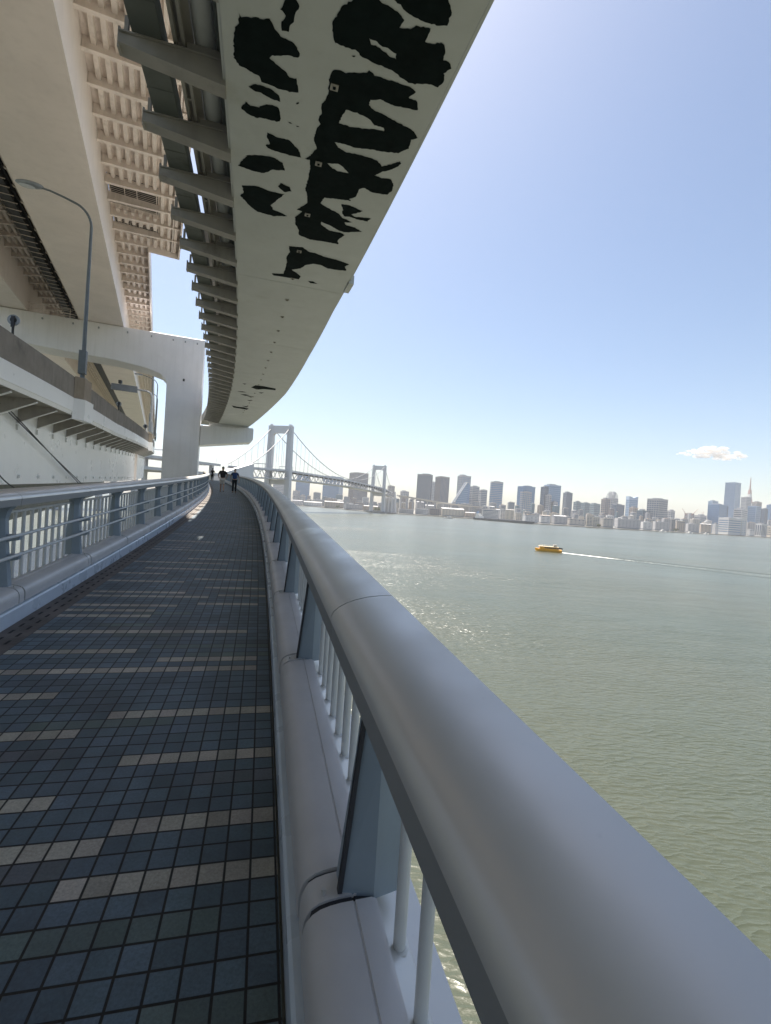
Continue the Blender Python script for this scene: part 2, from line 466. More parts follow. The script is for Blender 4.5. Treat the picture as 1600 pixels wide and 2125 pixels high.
def railing(sg, base, label, t_first, t_last, with_pipes):
    root = thing('railing', label, 'railing', P(t_first, base))
    fn = lambda t, o, h: P(t, base + sg * o, h)
    joints = [1.46 + 2 * k for k in range(int(math.floor((t_first - 1.46) / 2)), int((t_last - 1.46) / 2) + 1)]
    bal_parts = 0
    rest = MB()
    mb = MB(); mb.sweep(PLINTH, frange(joints[0], joints[-1] + 2, .5), fn); mb.build('kerb_plinth', M['plinth'], root, smooth=30)
    mb = MB(); mb.sweep(SILL, frange(joints[0], joints[-1] + 2, .5), fn); mb.build('sill', M['rail'], root, smooth=30)
    near = lambda j: abs(j) < 24
    for j in joints:
        n = 0.25 if near(j) else 1.0
        mb = MB(); mb.sweep(CAP, frange(j + .004, j + 1.996, n), fn)
        hr = mb.build('handrail', M['rail'], root, smooth=35)
        mb = MB(); mb.sweep(LIP, frange(j + .004, j + 1.996, n), fn); mb.build('handrail_lip', M['lip'], hr)
        mb = MB(); mb.sweep(COVER, frange(j + .125, j + 1.985, n), fn); mb.build('kerb_cover', M['kerb'], root, smooth=35)
        # cover strip of the joint and the dark seals either side of it
        cin = [(o + .004 if h < .27 else o, h - .004) for o, h in COVER]
        mb = MB(); mb.sweep(cin, [j + .012, j + .11], fn); mb.build('joint_strip', M['kerb'], root, smooth=35)
        if near(j):
            for bo in (.10, .215):
                mb = MB(); mb.tube([fn(j + .035, bo, .289), fn(j + .035, bo, .306)], .008, 8); mb.build('bolt', M['rail'], root)
            cin2 = [(o + .012 if h < .27 else o, h - .012) for o, h in COVER]
            mb = MB(); mb.sweep(cin2, [j - .014, j + .124], fn); mb.build('joint_seal', M['seal'], root)
            mb = MB()
            c3 = [(.215 + (o - .215) * .96, 1.16 + (h - 1.16) * .94) for o, h in CAP[:-2]] + [(.355, 1.11), (.07, 1.108)]
            mb.sweep(c3, [j - .02, j + .02], fn)
            mb.build('handrail_seal', M['seal'], root)
        # post: six-sided, leaning out, flared under the handrail
        tc = j + .066
        pm = MB()
        def hexring(h, oi, oo, w, e):
            return [fn(tc + a, o, h) for a, o in ((-w, oi), (-w - e, .255), (-w, oo), (w, oo), (w + e, .255), (w, oi))]
        rings = [hexring(.285, .150, .375, .040, .030), hexring(.305, .152, .372, .038, .030), hexring(.70, .190, .335, .036, .026),
                 hexring(.96, .205, .318, .036, .024), hexring(1.04, .185, .325, .046, .03), hexring(1.108, .13, .35, .075, .03)]
        for r in rings: pm.v.extend(r)
        for i in range(len(rings) - 1):
            for q in range(6):
                a = i * 6 + q; b = i * 6 + (q + 1) % 6
                pm.f.append((a, b, b + 6, a + 6)); pm.m.append(0)
        po = pm.build('post', M['post'], root)
        if near(j) and sg > 0:
            gm = MB(); gm.hexa([fn(tc - .052, .142, .30), fn(tc - .030, .142, .30), fn(tc - .030, .150, .30), fn(tc - .052, .156, .30), fn(tc - .046, .199, .98), fn(tc - .026, .199, .98), fn(tc - .026, .207, .98), fn(tc - .046, .212, .98)])
            gm.build('post_edge_strip', M['seal'], po)  # thin dark strip along the inner edge of the post
        # balusters
        if with_pipes and j + 2 > 2:
            mb = MB(); mb.sweep([(.285, .985), (.325, .985), (.325, 1.01), (.285, 1.01)], [j + .11, j + 1, j + 2.02], fn)
            mb.build('top_bar', M['bar'], root)
        far_ = j > 26
        for k in range(1, 10):
            t = j + .066 + .2 * k
            if t < (1.0 if sg > 0 else 3.6): continue
            pts = [fn(t, .305, .235), fn(t, .305, 1.0 if with_pipes else 1.108)]
            if bal_parts < 100:
                b = MB(); b.tube(pts, .0185, 10)
                if abs(t) < 8: b.tube([fn(t, .305, .243), fn(t, .305, .249)], [.028, .022], 10)
                b.build('baluster', M['bar'], root, smooth=40); bal_parts += 1
            else:
                rest.tube(pts, .0185, 5)
        if with_pipes:
            for h in (.805, .61):
                b = MB(); b.tube([fn(t, .085, h) for t in frange(j + .066, j + 2.066, n)], .0165, 10, caps=False)
                b.build('pipe_rail', M['bar'], root, smooth=40)
                b = MB(); b.hexa([fn(tc - .028, .085, h - .05), fn(tc + .028, .085, h - .05), fn(tc + .02, .2, h - .075), fn(tc - .02, .2, h - .075),
                                  fn(tc - .028, .07, h + .002), fn(tc + .028, .07, h + .002), fn(tc + .02, .2, h + .002), fn(tc - .02, .2, h + .002)])
                b.build('pipe_bracket', M['post'], root)
    tag(rest.build('baluster', M['bar'], root), kind='stuff')
    return root


railing(1, dR, 'grey railing with a broad rounded handrail on the water side, its balusters half hidden', -4.6, 75, False)
railing(-1, dL, 'grey railing with two thin pipe rails, in front of the white road girder', 1.4, 75, True)
# ------------------------------------------------------------------ loop viaduct overhead
PATCHES = [[[(6.82,1.392),(6.86,1.499),(6.94,1.659),(6.96,1.777),(6.98,1.955),(6.96,2.146),(6.92,2.247),(6.8,2.245),(6.7,2.241),(6.62,2.186),(6.56,2.12),(6.44,2.028),(6.68,1.339)]],[[(7.02,0.837),(7.16,0.704),(7.34,0.652),(7.44,0.608),(7.62,0.635),(7.78,0.693),(7.8,0.872),(7.8,1.049),(7.88,1.156),(7.92,1.375),(7.96,1.698),(8.06,1.922),(8.1,2.061),(8.0,2.362),(8.0,2.526),(7.86,2.583),(7.7,2.517),(7.58,2.593),(7.5,2.549),(7.48,2.428),(7.22,2.345),(7.2,2.276),(7.28,2.155),(7.28,2.033),(7.14,2.045),(7.04,2.036),(7.08,1.818),(7.14,1.779),(7.2,1.598),(7.06,1.612),(6.98,1.53),(6.94,1.408),(6.92,1.295),(6.9,1.208),(6.78,1.153),(6.88,0.837)],[(7.52,1.185),(7.52,1.293),(7.58,1.383),(7.58,1.517),(7.64,1.66),(7.72,1.699),(7.72,1.587),(7.66,1.465),(7.6,1.328),(7.62,1.247)]],[[(8.32,0.746),(8.26,0.829),(8.28,0.959),(8.14,1.305),(8.08,1.322),(8.16,1.433),(8.16,1.626),(8.16,1.885),(8.16,2.084),(8.24,2.203),(8.4,2.111),(8.42,2.303),(8.62,2.374),(8.64,2.171),(8.66,1.898),(8.62,1.649),(8.68,1.493),(8.82,1.486),(8.9,1.617),(8.94,1.835),(9.0,1.994),(9.06,2.234),(9.12,2.434),(9.28,2.604),(9.38,2.485),(9.62,2.523),(9.84,2.359),(9.9,2.1),(9.94,1.836),(10.02,1.508),(10.0,1.198),(10.02,1.053),(10.14,1.147),(10.24,1.32),(10.2,1.506),(10.2,1.819),(10.24,2.029),(10.38,2.147),(10.2,2.343),(10.06,2.47),(10.16,2.515),(10.38,2.393),(10.56,2.194),(10.74,2.074),(10.76,2.251),(10.72,2.451),(10.88,2.564),(11.08,2.601),(11.32,2.536),(11.38,2.19),(11.28,1.949),(11.36,1.856),(11.68,1.857),(11.86,1.714),(11.92,1.774),(11.98,1.421),(12.06,1.12),(12.34,1.069),(12.46,1.271),(12.6,1.576),(12.76,1.703),(12.88,1.993),(12.96,1.812),(13.08,1.861),(13.1,2.115),(13.24,2.35),(13.46,1.934),(13.44,1.728),(13.28,1.446),(13.2,1.215),(13.32,1.207),(13.56,1.492),(13.54,1.849),(13.62,1.939),(14.0,1.802),(14.22,1.869),(14.24,1.549),(14.3,1.031),(14.18,0.706),(13.88,0.675),(13.62,0.552),(13.26,0.519),(12.9,0.675),(12.88,0.532),(12.44,0.762),(12.08,0.701),(11.84,0.632),(11.54,0.662),(10.98,0.662),(10.78,0.618),(10.78,0.521),(10.62,0.62),(10.34,0.721),(10.1,0.634),(9.82,0.638),(9.62,0.701),(9.52,0.652),(9.3,0.694),(9.14,0.654),(8.88,0.736),(8.56,0.72),(8.52,0.7)],[(9.08,1.105),(9.08,1.312),(9.14,1.568),(9.26,1.704),(9.26,1.886),(9.34,1.928),(9.36,1.732),(9.44,1.495),(9.48,1.249),(9.46,1.032)],[(10.74,1.01),(10.66,1.235),(10.76,1.375),(10.88,1.499),(10.92,1.283),(10.84,1.104)]],[[(7.8,-0.764),(7.86,-0.739),(7.78,-0.526),(7.78,-0.446),(7.74,-0.313),(7.88,-0.227),(7.98,-0.14),(8.0,0.03),(8.08,0.122),(8.18,0.174),(8.26,0.165),(8.28,0.05),(8.28,-0.009),(8.38,-0.267),(8.44,-0.295),(8.52,-0.204),(8.6,-0.051),(8.72,0.049),(8.7,0.172),(9.0,0.222),(9.04,0.07),(9.04,-0.121),(9.02,-0.28),(9.0,-0.436),(8.9,-0.443),(8.82,-0.649),(8.78,-0.796),(8.66,-0.874),(8.24,-0.867),(8.06,-0.826),(7.98,-0.783)]],[[(7.36,-0.117),(7.46,-0.124),(7.52,-0.161),(7.56,-0.093),(7.64,-0.089),(7.76,-0.15),(7.86,-0.118),(7.86,-0.021),(7.74,-0.015),(7.66,0.047),(7.54,0.052),(7.42,0.097),(7.34,0.09),(7.26,0.019),(7.3,-0.094)]],[[(9.18,-0.638),(9.1,-0.56),(9.08,-0.373),(9.12,-0.213),(9.2,-0.114),(9.34,-0.074),(9.34,-0.222),(9.26,-0.433),(9.24,-0.592)]],[[(9.7,-0.776),(9.58,-0.692),(9.64,-0.627),(9.62,-0.462),(9.5,-0.332),(9.48,-0.168),(9.52,-0.099),(9.8,-0.052),(9.88,-0.1),(9.88,-0.324),(9.92,-0.528),(9.88,-0.663),(9.8,-0.779)]],[[(10.26,-0.297),(10.32,-0.133),(10.32,0.158),(10.42,0.24),(10.54,0.363),(10.76,0.429),(10.8,0.231),(10.78,0.0),(10.76,-0.228),(10.66,-0.324),(10.58,-0.233),(10.42,-0.293)]],[[(11.6,-0.897),(11.26,-0.754),(11.14,-0.677),(11.02,-0.334),(11.0,-0.143),(11.1,0.057),(11.36,0.132),(11.42,-0.046),(11.46,-0.165),(11.66,-0.32),(11.68,-0.601)]],[[(12.36,-0.833),(12.24,-0.475),(12.32,-0.217),(12.32,0.173),(12.64,0.014),(12.96,-0.129),(13.14,-0.052),(13.22,0.185),(13.3,0.322),(13.46,-0.037),(13.42,-0.46),(13.16,-0.689),(12.82,-0.884),(12.64,-0.795)]],[[(12.04,0.005),(11.88,0.06),(11.96,0.277),(12.12,0.333),(12.22,0.166)]],[[(15.0,0.49),(14.88,0.884),(15.1,1.128),(15.08,1.292),(15.2,1.59),(15.24,2.055),(15.36,2.429),(15.58,2.328),(15.86,2.444),(15.94,2.187),(15.98,1.831),(15.82,1.569),(15.86,1.34),(16.04,1.128),(16.4,0.991),(16.64,0.716),(16.82,0.915),(17.04,1.063),(17.32,1.029),(17.36,0.597),(17.42,0.168),(17.26,0.109),(17.1,0.484),(16.7,0.513),(16.12,0.525),(15.74,0.477),(15.38,0.549)]],[[(17.28,1.342),(17.26,1.529),(17.38,1.695),(17.46,1.46)]],[[(12.16,1.568),(12.12,1.767),(12.24,2.145),(12.4,2.014),(12.5,1.892),(12.58,2.006),(12.52,2.281),(12.48,2.41),(12.66,2.366),(12.68,2.123),(12.64,1.873),(12.68,1.759),(12.56,1.655),(12.38,1.655)]],[[(7.92,0.976),(7.9,1.022),(7.9,1.061),(7.94,1.023)]],[[(9.26,0.194),(9.22,0.248),(9.26,0.268),(9.3,0.227)]],[[(9.8,0.094),(9.8,0.139),(9.84,0.188),(9.84,0.132)]],[[(9.86,0.253),(9.84,0.301),(9.86,0.313),(9.88,0.269)]],[[(40.9,0.469),(39.62,0.707),(39.5,1.364),(39.8,2.301),(40.6,2.398),(40.84,1.495),(41.56,0.981)]],[[(53.8,-0.426),(54.28,0.268),(54.0,0.843),(54.66,1.426),(55.78,1.297),(55.54,0.663),(55.38,-0.108)]],[[(43.94,-0.447),(43.56,-0.05),(43.7,0.32),(44.06,-0.139)]],[[(45.34,-0.122),(44.94,0.286),(45.24,0.708),(45.78,0.346)]],[[(45.84,0.477),(45.7,0.975),(46.34,0.901)]],[[(39.62,-0.281),(39.52,0.041),(40.0,-0.095)]],[[(48.38,0.673),(48.08,1.239),(48.78,0.977)]],[[(42.92,1.222),(42.56,1.67),(43.24,1.495)]],[[(53.06,0.548),(52.84,1.188),(53.7,1.115)]]]


def interp(x, xs, ys):
    return float(np.interp(x, xs, ys))


def loop_viaduct():
    root = thing('loop_viaduct', 'curved grey box girder overhead with flaking dark patches and a row of cantilever arms', 'viaduct', P(30, 1, 8.5))
    lo = lambda t: interp(t, [0, 30, 50, 77, 90], [-1.04, -1.04, -.92, -.76, -.7])
    ro = lambda t: interp(t, [0, 20, 28, 42, 71, 90], [2.68, 2.68, 2.86, 3.33, 3.55, 3.6])
    ts = frange(-46, 77, 1.0)
    box = lambda t: [(lo(t), 8.5), (ro(t), 8.5), (ro(t) + .02, 8.62), (ro(t) + .02, 10.9), (lo(t), 10.9)]
    mb = MB(); mb.sweep(box, ts); b = mb.build('box_girder', M['loop'], root)
    mb = MB(); mb.sweep(lambda t: [(-2.15, 10.9), (ro(t) + .55, 10.9), (ro(t) + .55, 12.2), (ro(t) + .3, 12.2), (ro(t) + .3, 11.2), (-1.9, 11.2), (-1.9, 12.2), (-2.15, 12.2)], frange(-46, 110, 1))
    mb.build('deck', M['deckc'], root)
    # bottom flange lips and transverse weld seams
    mb = MB()
    mb.sweep(lambda t: [(ro(t) + .02, 8.53), (ro(t) + .07, 8.53), (ro(t) + .07, 8.56), (ro(t) + .02, 8.56)], frange(0, 77, 1))
    mb.sweep(lambda t: [(lo(t) - .05, 8.53), (lo(t), 8.53), (lo(t), 8.56), (lo(t) - .05, 8.56)], frange(0, 77, 1))
    for t in (17.9, 26.6, 35.3, 44, 52.7, 61.4, 70.1):
        mb.hexa([P(t, lo(t) + .06, 8.494), P(t, ro(t) - .06, 8.494), P(t + .05, ro(t) - .06, 8.494), P(t + .05, lo(t) + .06, 8.494),
                 P(t, lo(t) + .06, 8.501), P(t, ro(t) - .06, 8.501), P(t + .05, ro(t) - .06, 8.501), P(t + .05, lo(t) + .06, 8.501)])
    mb.build('flange_seams', M['loop'], root)
    mb = MB(); mb.arcbox(16.7, 17.6, ro(17) + .02, ro(17) + .2, 8.45, 8.75); mb.build('drain_box', M['loop'], root)
    # flaked-off coating, ragged edges, as thin sheets on the underside
    rnd = random.Random(3)
    for loops in PATCHES:
        rag = []
        for lp in loops:
            out = []
            far_ = lp[0][0] > 20
            for i, (t, o) in enumerate(lp):
                t2, o2 = lp[(i + 1) % len(lp)]
                L = math.hypot(t2 - t, o2 - o)
                k = 1 if far_ else max(1, int(L / .035))
                for q in range(k):
                    f = q / k
                    j = 0 if far_ else .012
                    out.append((t + (t2 - t) * f + rnd.uniform(-j, j), o + (o2 - o) * f + rnd.uniform(-j, j)))
            rag.append(out)
        tri = tessellate_polygon([[Vector((t, o, 0)) for t, o in lp] for lp in rag])
        flat = [q for lp in rag for q in lp]
        mb = MB(); mb.add([P(t, o, 8.495) for t, o in flat], [tuple(f) for f in tri])
        mb.build('flaked_patch', M['peel'], b, recalc=False)
    # little drain plates down the middle of the underside
    t = 8.64
    while t < 60:
        mb = MB(); r = .05
        o = .82 + max(0, (t - 30)) * .012
        mb.arcbox(t - .07, t + .07, o - .07, o + .07, 8.478, 8.499)
        mb.arcbox(t - .025, t + .025, o - .025, o + .025, 8.462, 8.477, 1)
        mb.build('drain_plate', [M['brk'], M['peel']], b)
        t += 2.18
    # cantilever arms to the left, carrying a cable tray, a lattice rail and a pipe
    t = 9.36 - 6 * 1.89
    while t < 76:
        mb = MB()
        e = lo(t)
        w = .11
        prof = [(e, 8.42), (e - .25, 8.44), (-2.76, 8.66), (-2.76, 8.84), (e, 8.84)]
        for a, bb, hh in ((-w, w, 0),):
            n = len(prof)
            mb.add([P(t + a, o, h) for o, h in prof] + [P(t + bb, o, h) for o, h in prof],
                   [tuple(range(n)), tuple(reversed(range(n, 2 * n)))] + [(i, (i + 1) % n, n + (i + 1) % n, n + i) for i in range(n)])
        # flanges
        mb.hexa([P(t - .16, e, 8.395), P(t + .16, e, 8.395), P(t + .16, -2.78, 8.64), P(t - .16, -2.78, 8.64), P(t - .16, e, 8.418), P(t + .16, e, 8.418), P(t + .16, -2.78, 8.662), P(t - .16, -2.78, 8.662)])
        mb.arcbox(t - .16, t + .16, -2.78, e, 8.842, 8.865)
        mb.arcbox(t - .1, t + .1, -2.80, -2.765, 8.6, 8.95)
        arm = mb.build('cantilever_arm', M['brk'], root)
        q = MB(); q.arcbox(t - .05, t + .05, -2.72, -2.66, 8.868, 9.2); q.build('end_stub', M['brk'], arm)
        q = MB(); q.arcbox(t - .12, t + .12, -1.7, -1.05, 8.868, 9.0); q.build('pipe_saddle', M['brk'], arm)
        t += 1.89
    tt = frange(-2, 76, .63)
    mb = MB(); mb.sweep([(-2.57, 8.87), (-2.10, 8.87), (-2.10, 9.25), (-2.125, 9.25), (-2.125, 8.9), (-2.545, 8.9), (-2.545, 9.25), (-2.57, 9.25)], tt)
    k = 0.95
    while k < 70:
        mb.arcbox(k, k + .05, -2.58, -2.09, 8.862, 8.869); k += .945
    mb.build('cable_tray', M['tray'], root)
    mb = MB()
    for o, h in ((-1.90, 8.93), (-1.76, 8.93)):
        mb.sweep([(o - .03, h), (o + .03, h), (o + .03, h + .08), (o - .03, h + .08)], tt)
    for i in range(0, len(tt) - 1, 2):
        mb.beam(P(tt[i], -1.90, 8.97), P(tt[i], -1.76, 8.97), .05, .05)
    mb.sweep([(-1.92, 9.12), (-1.62, 9.12), (-1.62, 9.15), (-1.92, 9.15)], tt)
    mb.build('lattice_rail', M['brk'], root)
    mb = MB(); mb.tube([P(t, -1.42, 9.2) for t in frange(-2, 76, .9)], .2, 14, caps=False)
    p = mb.build('drain_pipe', M['pipe'], root, smooth=50)
    t = 9.36 - 5 * 1.89 + .35
    while t < 76:
        mb = MB(); mb.tube([P(t, -1.42, 9.2), P(t + .22, -1.42, 9.2)], .232, 14); mb.build('pipe_collar', M['galv'], p, smooth=50); t += 1.89
    mb = MB(); mb.tube([P(t, -1.16, 9.05) for t in frange(-2, 76, .9)], .07, 8, caps=False); mb.build('thin_pipe', M['tray'], root, smooth=50)
    mb = MB(); mb.sweep([(-2.5, 9.9), (-1.2, 9.9), (-1.2, 9.93), (-2.5, 9.93)], frange(17.6, 76, .9)); mb.build('sun_block_plate', M['creamrib'], root)  # added plate: stops sun and sky through the slit, tan for sunlit steel


loop_viaduct()

# ------------------------------------------------------------------ pier with its cross-beam and side arm
PC = Vector((-27.8, 70.2, 0)); PANG = .34
PL = Vector((-math.cos(PANG), -math.sin(PANG), 0))      # leftwards along the beam
PF = Vector((-math.sin(PANG), math.cos(PANG), 0))       # away along the road


def pier():
    root = thing('portal_pier', 'broad white portal pier with arched cross-beam and a short arm under the loop girder', 'pier', (PC.x, PC.y, 0))
    q = lambda u, v, z: tuple(PC + PL * u + PF * v + Vector((0, 0, EYE + z)))
    def extr(poly, v0, v1, name, mat, smooth=None, bev=0):
        mb = MB(); n = len(poly)
        mb.add([q(u, v0, z) for u, z in poly] + [q(u, v1, z) for u, z in poly],
               [tuple(range(n)), tuple(reversed(range(n, 2 * n)))] + [(i, (i + 1) % n, n + (i + 1) % n, n + i) for i in range(n)])
        o = mb.build(name, mat, root, smooth)
        if bev:
            m = o.modifiers.new('bevel', 'BEVEL'); m.width = bev; m.segments = 3; m.limit_method = 'ANGLE'; m.angle_limit = R(40)
        return o
    # column and beam are one welded portal
    arch = [(4.72, 14.6), (4.75, 15.4), (4.9, 16.0), (5.6, 16.7), (7.4, 17.25), (11.5, 17.75), (17.2, 17.95), (21.3, 18.2), (30, 18.2), (34, 17.7), (36.2, 16.6), (36.8, 15)]
    poly = [(-.15, -19), (0, 22.45), (41.5, 22.45), (41.5, -19), (36.8, -19)] + list(reversed(arch)) + [(4.72, -19)]
    extr(poly, 0, 4.2, 'portal_frame', M['pier'], bev=.12)
    arm = [(-.1, 10.2), (-7.5, 10.62), (-7.62, 10.4), (-7.62, 8.9), (-7.2, 8.42), (-.1, 7.3)]
    extr(arm, .5, 3.6, 'side_arm', M['pier'], bev=.08)
    extr([(-1.2, 10.35), (-6.9, 10.62), (-6.9, 10.95), (-1.2, 10.75)], .9, 1.5, 'bearing_plinth', M['white'])
    extr([(-5.9, 10.64), (-6.9, 10.7), (-6.9, 11.3), (-5.9, 11.3)], 1.6, 2.6, 'bearing', M['galv'])
    # lifting lugs along the top edge and small vents
    for u in (1.0, 2.6, 4.2, 7, 10, 13.5, 16.5, 20):
        mb = MB(); mb.box(Vector(q(u, -.06, 21.75)), (.16, .14, .22), PL, PF); mb.build('lug', M['galv'], root)
    for u, z in ((2.5, 16.3),):
        mb = MB(); mb.box(Vector(q(u, -.02, z)), (.25, .06, .35), PL, PF); mb.build('vent', M['dark'], root)
    mb = MB()
    for u in frange(15.5, 24.5, 1.6): mb.beam(q(u, .3, 22.46), q(u, .3, 23.6), .06, .06)
    for h in (23.0, 23.6): mb.beam(q(15.5, .3, h), q(24.5, .3, h), .05, .05)
    mb.build('inspection_rail', M['cream'], root)


pier()

# ------------------------------------------------------------------ upper viaduct (straight, on the cross-beam)
UK = 1.207
UA = Vector((-16.05, 21.36, EYE + 21.24)); UD = Vector((-.43155, .90209, .02484)); UN = Vector((.90209, .43155, 0))


def U(s, n, h):
    p = UA + UD * (s * UK) + UN * (n * UK)
    return (p.x, p.y, p.z + h * UK)


def upper_viaduct():
    root = thing('upper_viaduct', 'high warm-toned viaduct of straight box girders with ribbed cantilever decks', 'viaduct', U(0, 0, 0))
    def slab(s0, s1, n0, n1, h0, h1, mb):
        mb.hexa([U(s0, n0, h0), U(s0, n1, h0), U(s1, n1, h0), U(s1, n0, h0), U(s0, n0, h1), U(s0, n1, h1), U(s1, n1, h1), U(s1, n0, h1)])
    S0, S1 = -46, 260
    for n0, n1 in ((-4.35, 0), (-13.6, -9.25)):
        mb = MB(); slab(S0, S1, n0, n1, 0, 3.6, mb); mb.build('box_girder', M['cream'], root)
    # deck plates: wide part with two inspection openings, then the narrow part
    mb = MB(); H0, H1 = 3.63, 3.8
    for a, b, n0, n1 in ((S0, 17.2, -6.3, 5.0), (17.2, 21.2, -6.3, .03), (17.2, 21.2, 3.3, 5.0), (21.2, 23.4, -6.3, 5.0), (23.4, 25, -6.3, .03), (23.4, 25, 3.3, 5.0), (25, 26.6, -6.3, 5.0),
                         (26.6, S1, -6.3, 2.55), (S0, S1, -19, -7.6)):
        slab(a, b, n0, n1, H0, H1, mb)
    mb.build('deck', M['creamrib'], root)
    mb = MB(); slab(S0, S1, -7.9, -6.1, 3.81, 3.9, mb); mb.build('median_sky_block', M['dark'], root)  # added dark sheet, keeps sky light out of the slot between decks
    # longitudinal trough ribs under the deck
    mb = MB()
    def rib(n, a, b):
        for h0, h1, w0, w1 in ((3.35, 3.64, .11, .17),):
            mb.hexa([U(a, n - w0, h0), U(a, n + w0, h0), U(b, n + w0, h0), U(b, n - w0, h0), U(a, n - w1, h1), U(a, n + w1, h1), U(b, n + w1, h1), U(b, n - w1, h1)])
    k = .5
    while k < 5:
        if k < 3.3:
            rib(k, S0, 17.1); rib(k, 21.25, 23.35); rib(k, 25.05, 26.55)
        else: rib(k, S0, 26.55)
        if k < 2.5: rib(k, 26.65, S1)
        k += .52
    k = -6.0
    while k < -4.5: rib(k, S0, S1); k += .52
    k = -8.9
    while k > -8.95: k -= .1
    for k in (-7.9, -8.4, -8.9): rib(k, S0, S1)
    mb.build('trough_ribs', M['creamrib'], root)
    # cantilever brackets, each with its bottom flange
    def bracket(s, n0, n1, hb, ht, fw=.13):
        m = MB(); w = .022
        prof = [(n0, hb), (n1, ht), (n1, 3.62), (n0, 3.62)]
        m.add([U(s - w, n, h) for n, h in prof] + [U(s + w, n, h) for n, h in prof],
              [(0, 1, 2, 3), (7, 6, 5, 4), (0, 4, 5, 1), (1, 5, 6, 2), (2, 6, 7, 3), (3, 7, 4, 0)])
        m.hexa([U(s - fw, n0, hb - .05), U(s + fw, n0, hb - .05), U(s + fw, n1, ht - .05), U(s - fw, n1, ht - .05),
                U(s - fw, n0, hb - .01), U(s + fw, n0, hb - .01), U(s + fw, n1, ht - .01), U(s - fw, n1, ht - .01)])
        m.build('bracket', M['creamrib'], root)
    s = 3.6 - 6 * 2.28
    while s < 70:
        wide = s < 26
        bracket(s, .004, 4.95 if wide else 2.5, 3.02, 3.3 if wide else 3.2)
        if s > 8 and s < 60:
            bracket(s + .4, -4.354, -6.2, 3.0, 3.3)
            bracket(s + .4, -9.246, -7.6, 3.0, 3.3)
        s += 2.28
    # edge beams and parapet
    mb = MB()
    slab(S0, 26.6, 5.0, 5.12, 2.9, 4.7, mb); slab(26.6, 26.72, 2.55, 5.12, 2.9, 4.7, mb); slab(26.72, S1, 2.55, 2.67, 2.85, 4.7, mb)
    slab(S0, 26.55, 4.4, 4.5, 3.3, 3.6, mb)
    mb.build('edge_beam', M['cream'], root)
    # inspection openings: box above coloured dark for the void's shade, with mesh railings
    for a, b in ((17.2, 21.2), (23.4, 25)):
        m = MB(); slab(a, b, .05, 3.3, 5.2, 5.3, m); slab(a, a + .05, .05, 3.3, 3.8, 5.2, m); slab(b - .05, b, .05, 3.3, 3.8, 5.2, m); slab(a, b, .05, .1, 3.8, 5.2, m); slab(a, b, 3.25, 3.3, 3.8, 5.2, m)
        ob = m.build('inspection_opening', M['dark'], root)
        m = MB()
        for x in frange(a, b, .25): m.beam(U(x, .1, 3.66), U(x, 3.28, 3.66), .03, .03)
        for n in (.15, 1.1, 1.9, 3.2):
            m.beam(U(a, n, 3.6), U(b, n, 3.6), .06, .06)
        for n in frange(.15, 3.2, .22): m.beam(U(a + .7, n, 3.5), U(a + .7, n, 4.1), .03, .03)
        m.beam(U(a + .7, .1, 4.1), U(a + .7, 3.25, 4.1), .05, .05); m.beam(U(a + .7, .1, 3.5), U(a + .7, 3.25, 3.5), .05, .05)
        m.build('mesh_railing', M['creamrib'], ob)
    # cables and trays in the slot between the two decks
    m = MB()
    for n, h, w in ((-6.9, 3.0, .7), (-6.4, 3.4, .1), (-7.45, 3.3, .12)): slab(-5, 60, n - w / 2, n + w / 2, h, h + .15, m)
    m.build('cable_tray', M['dark'], root)
    m = MB(); s = 6
    while s < 60: m.beam(U(s, -6.3, 2.95), U(s, -7.5, 2.95), .06, .06); s += 1.14
    m.build('tray_hangers', M['creamrib'], root)


upper_viaduct()

# ------------------------------------------------------------------ lower road viaduct on the left
def hl(t):
    return -.022 * (min(max(t, 20), 50) - 24)


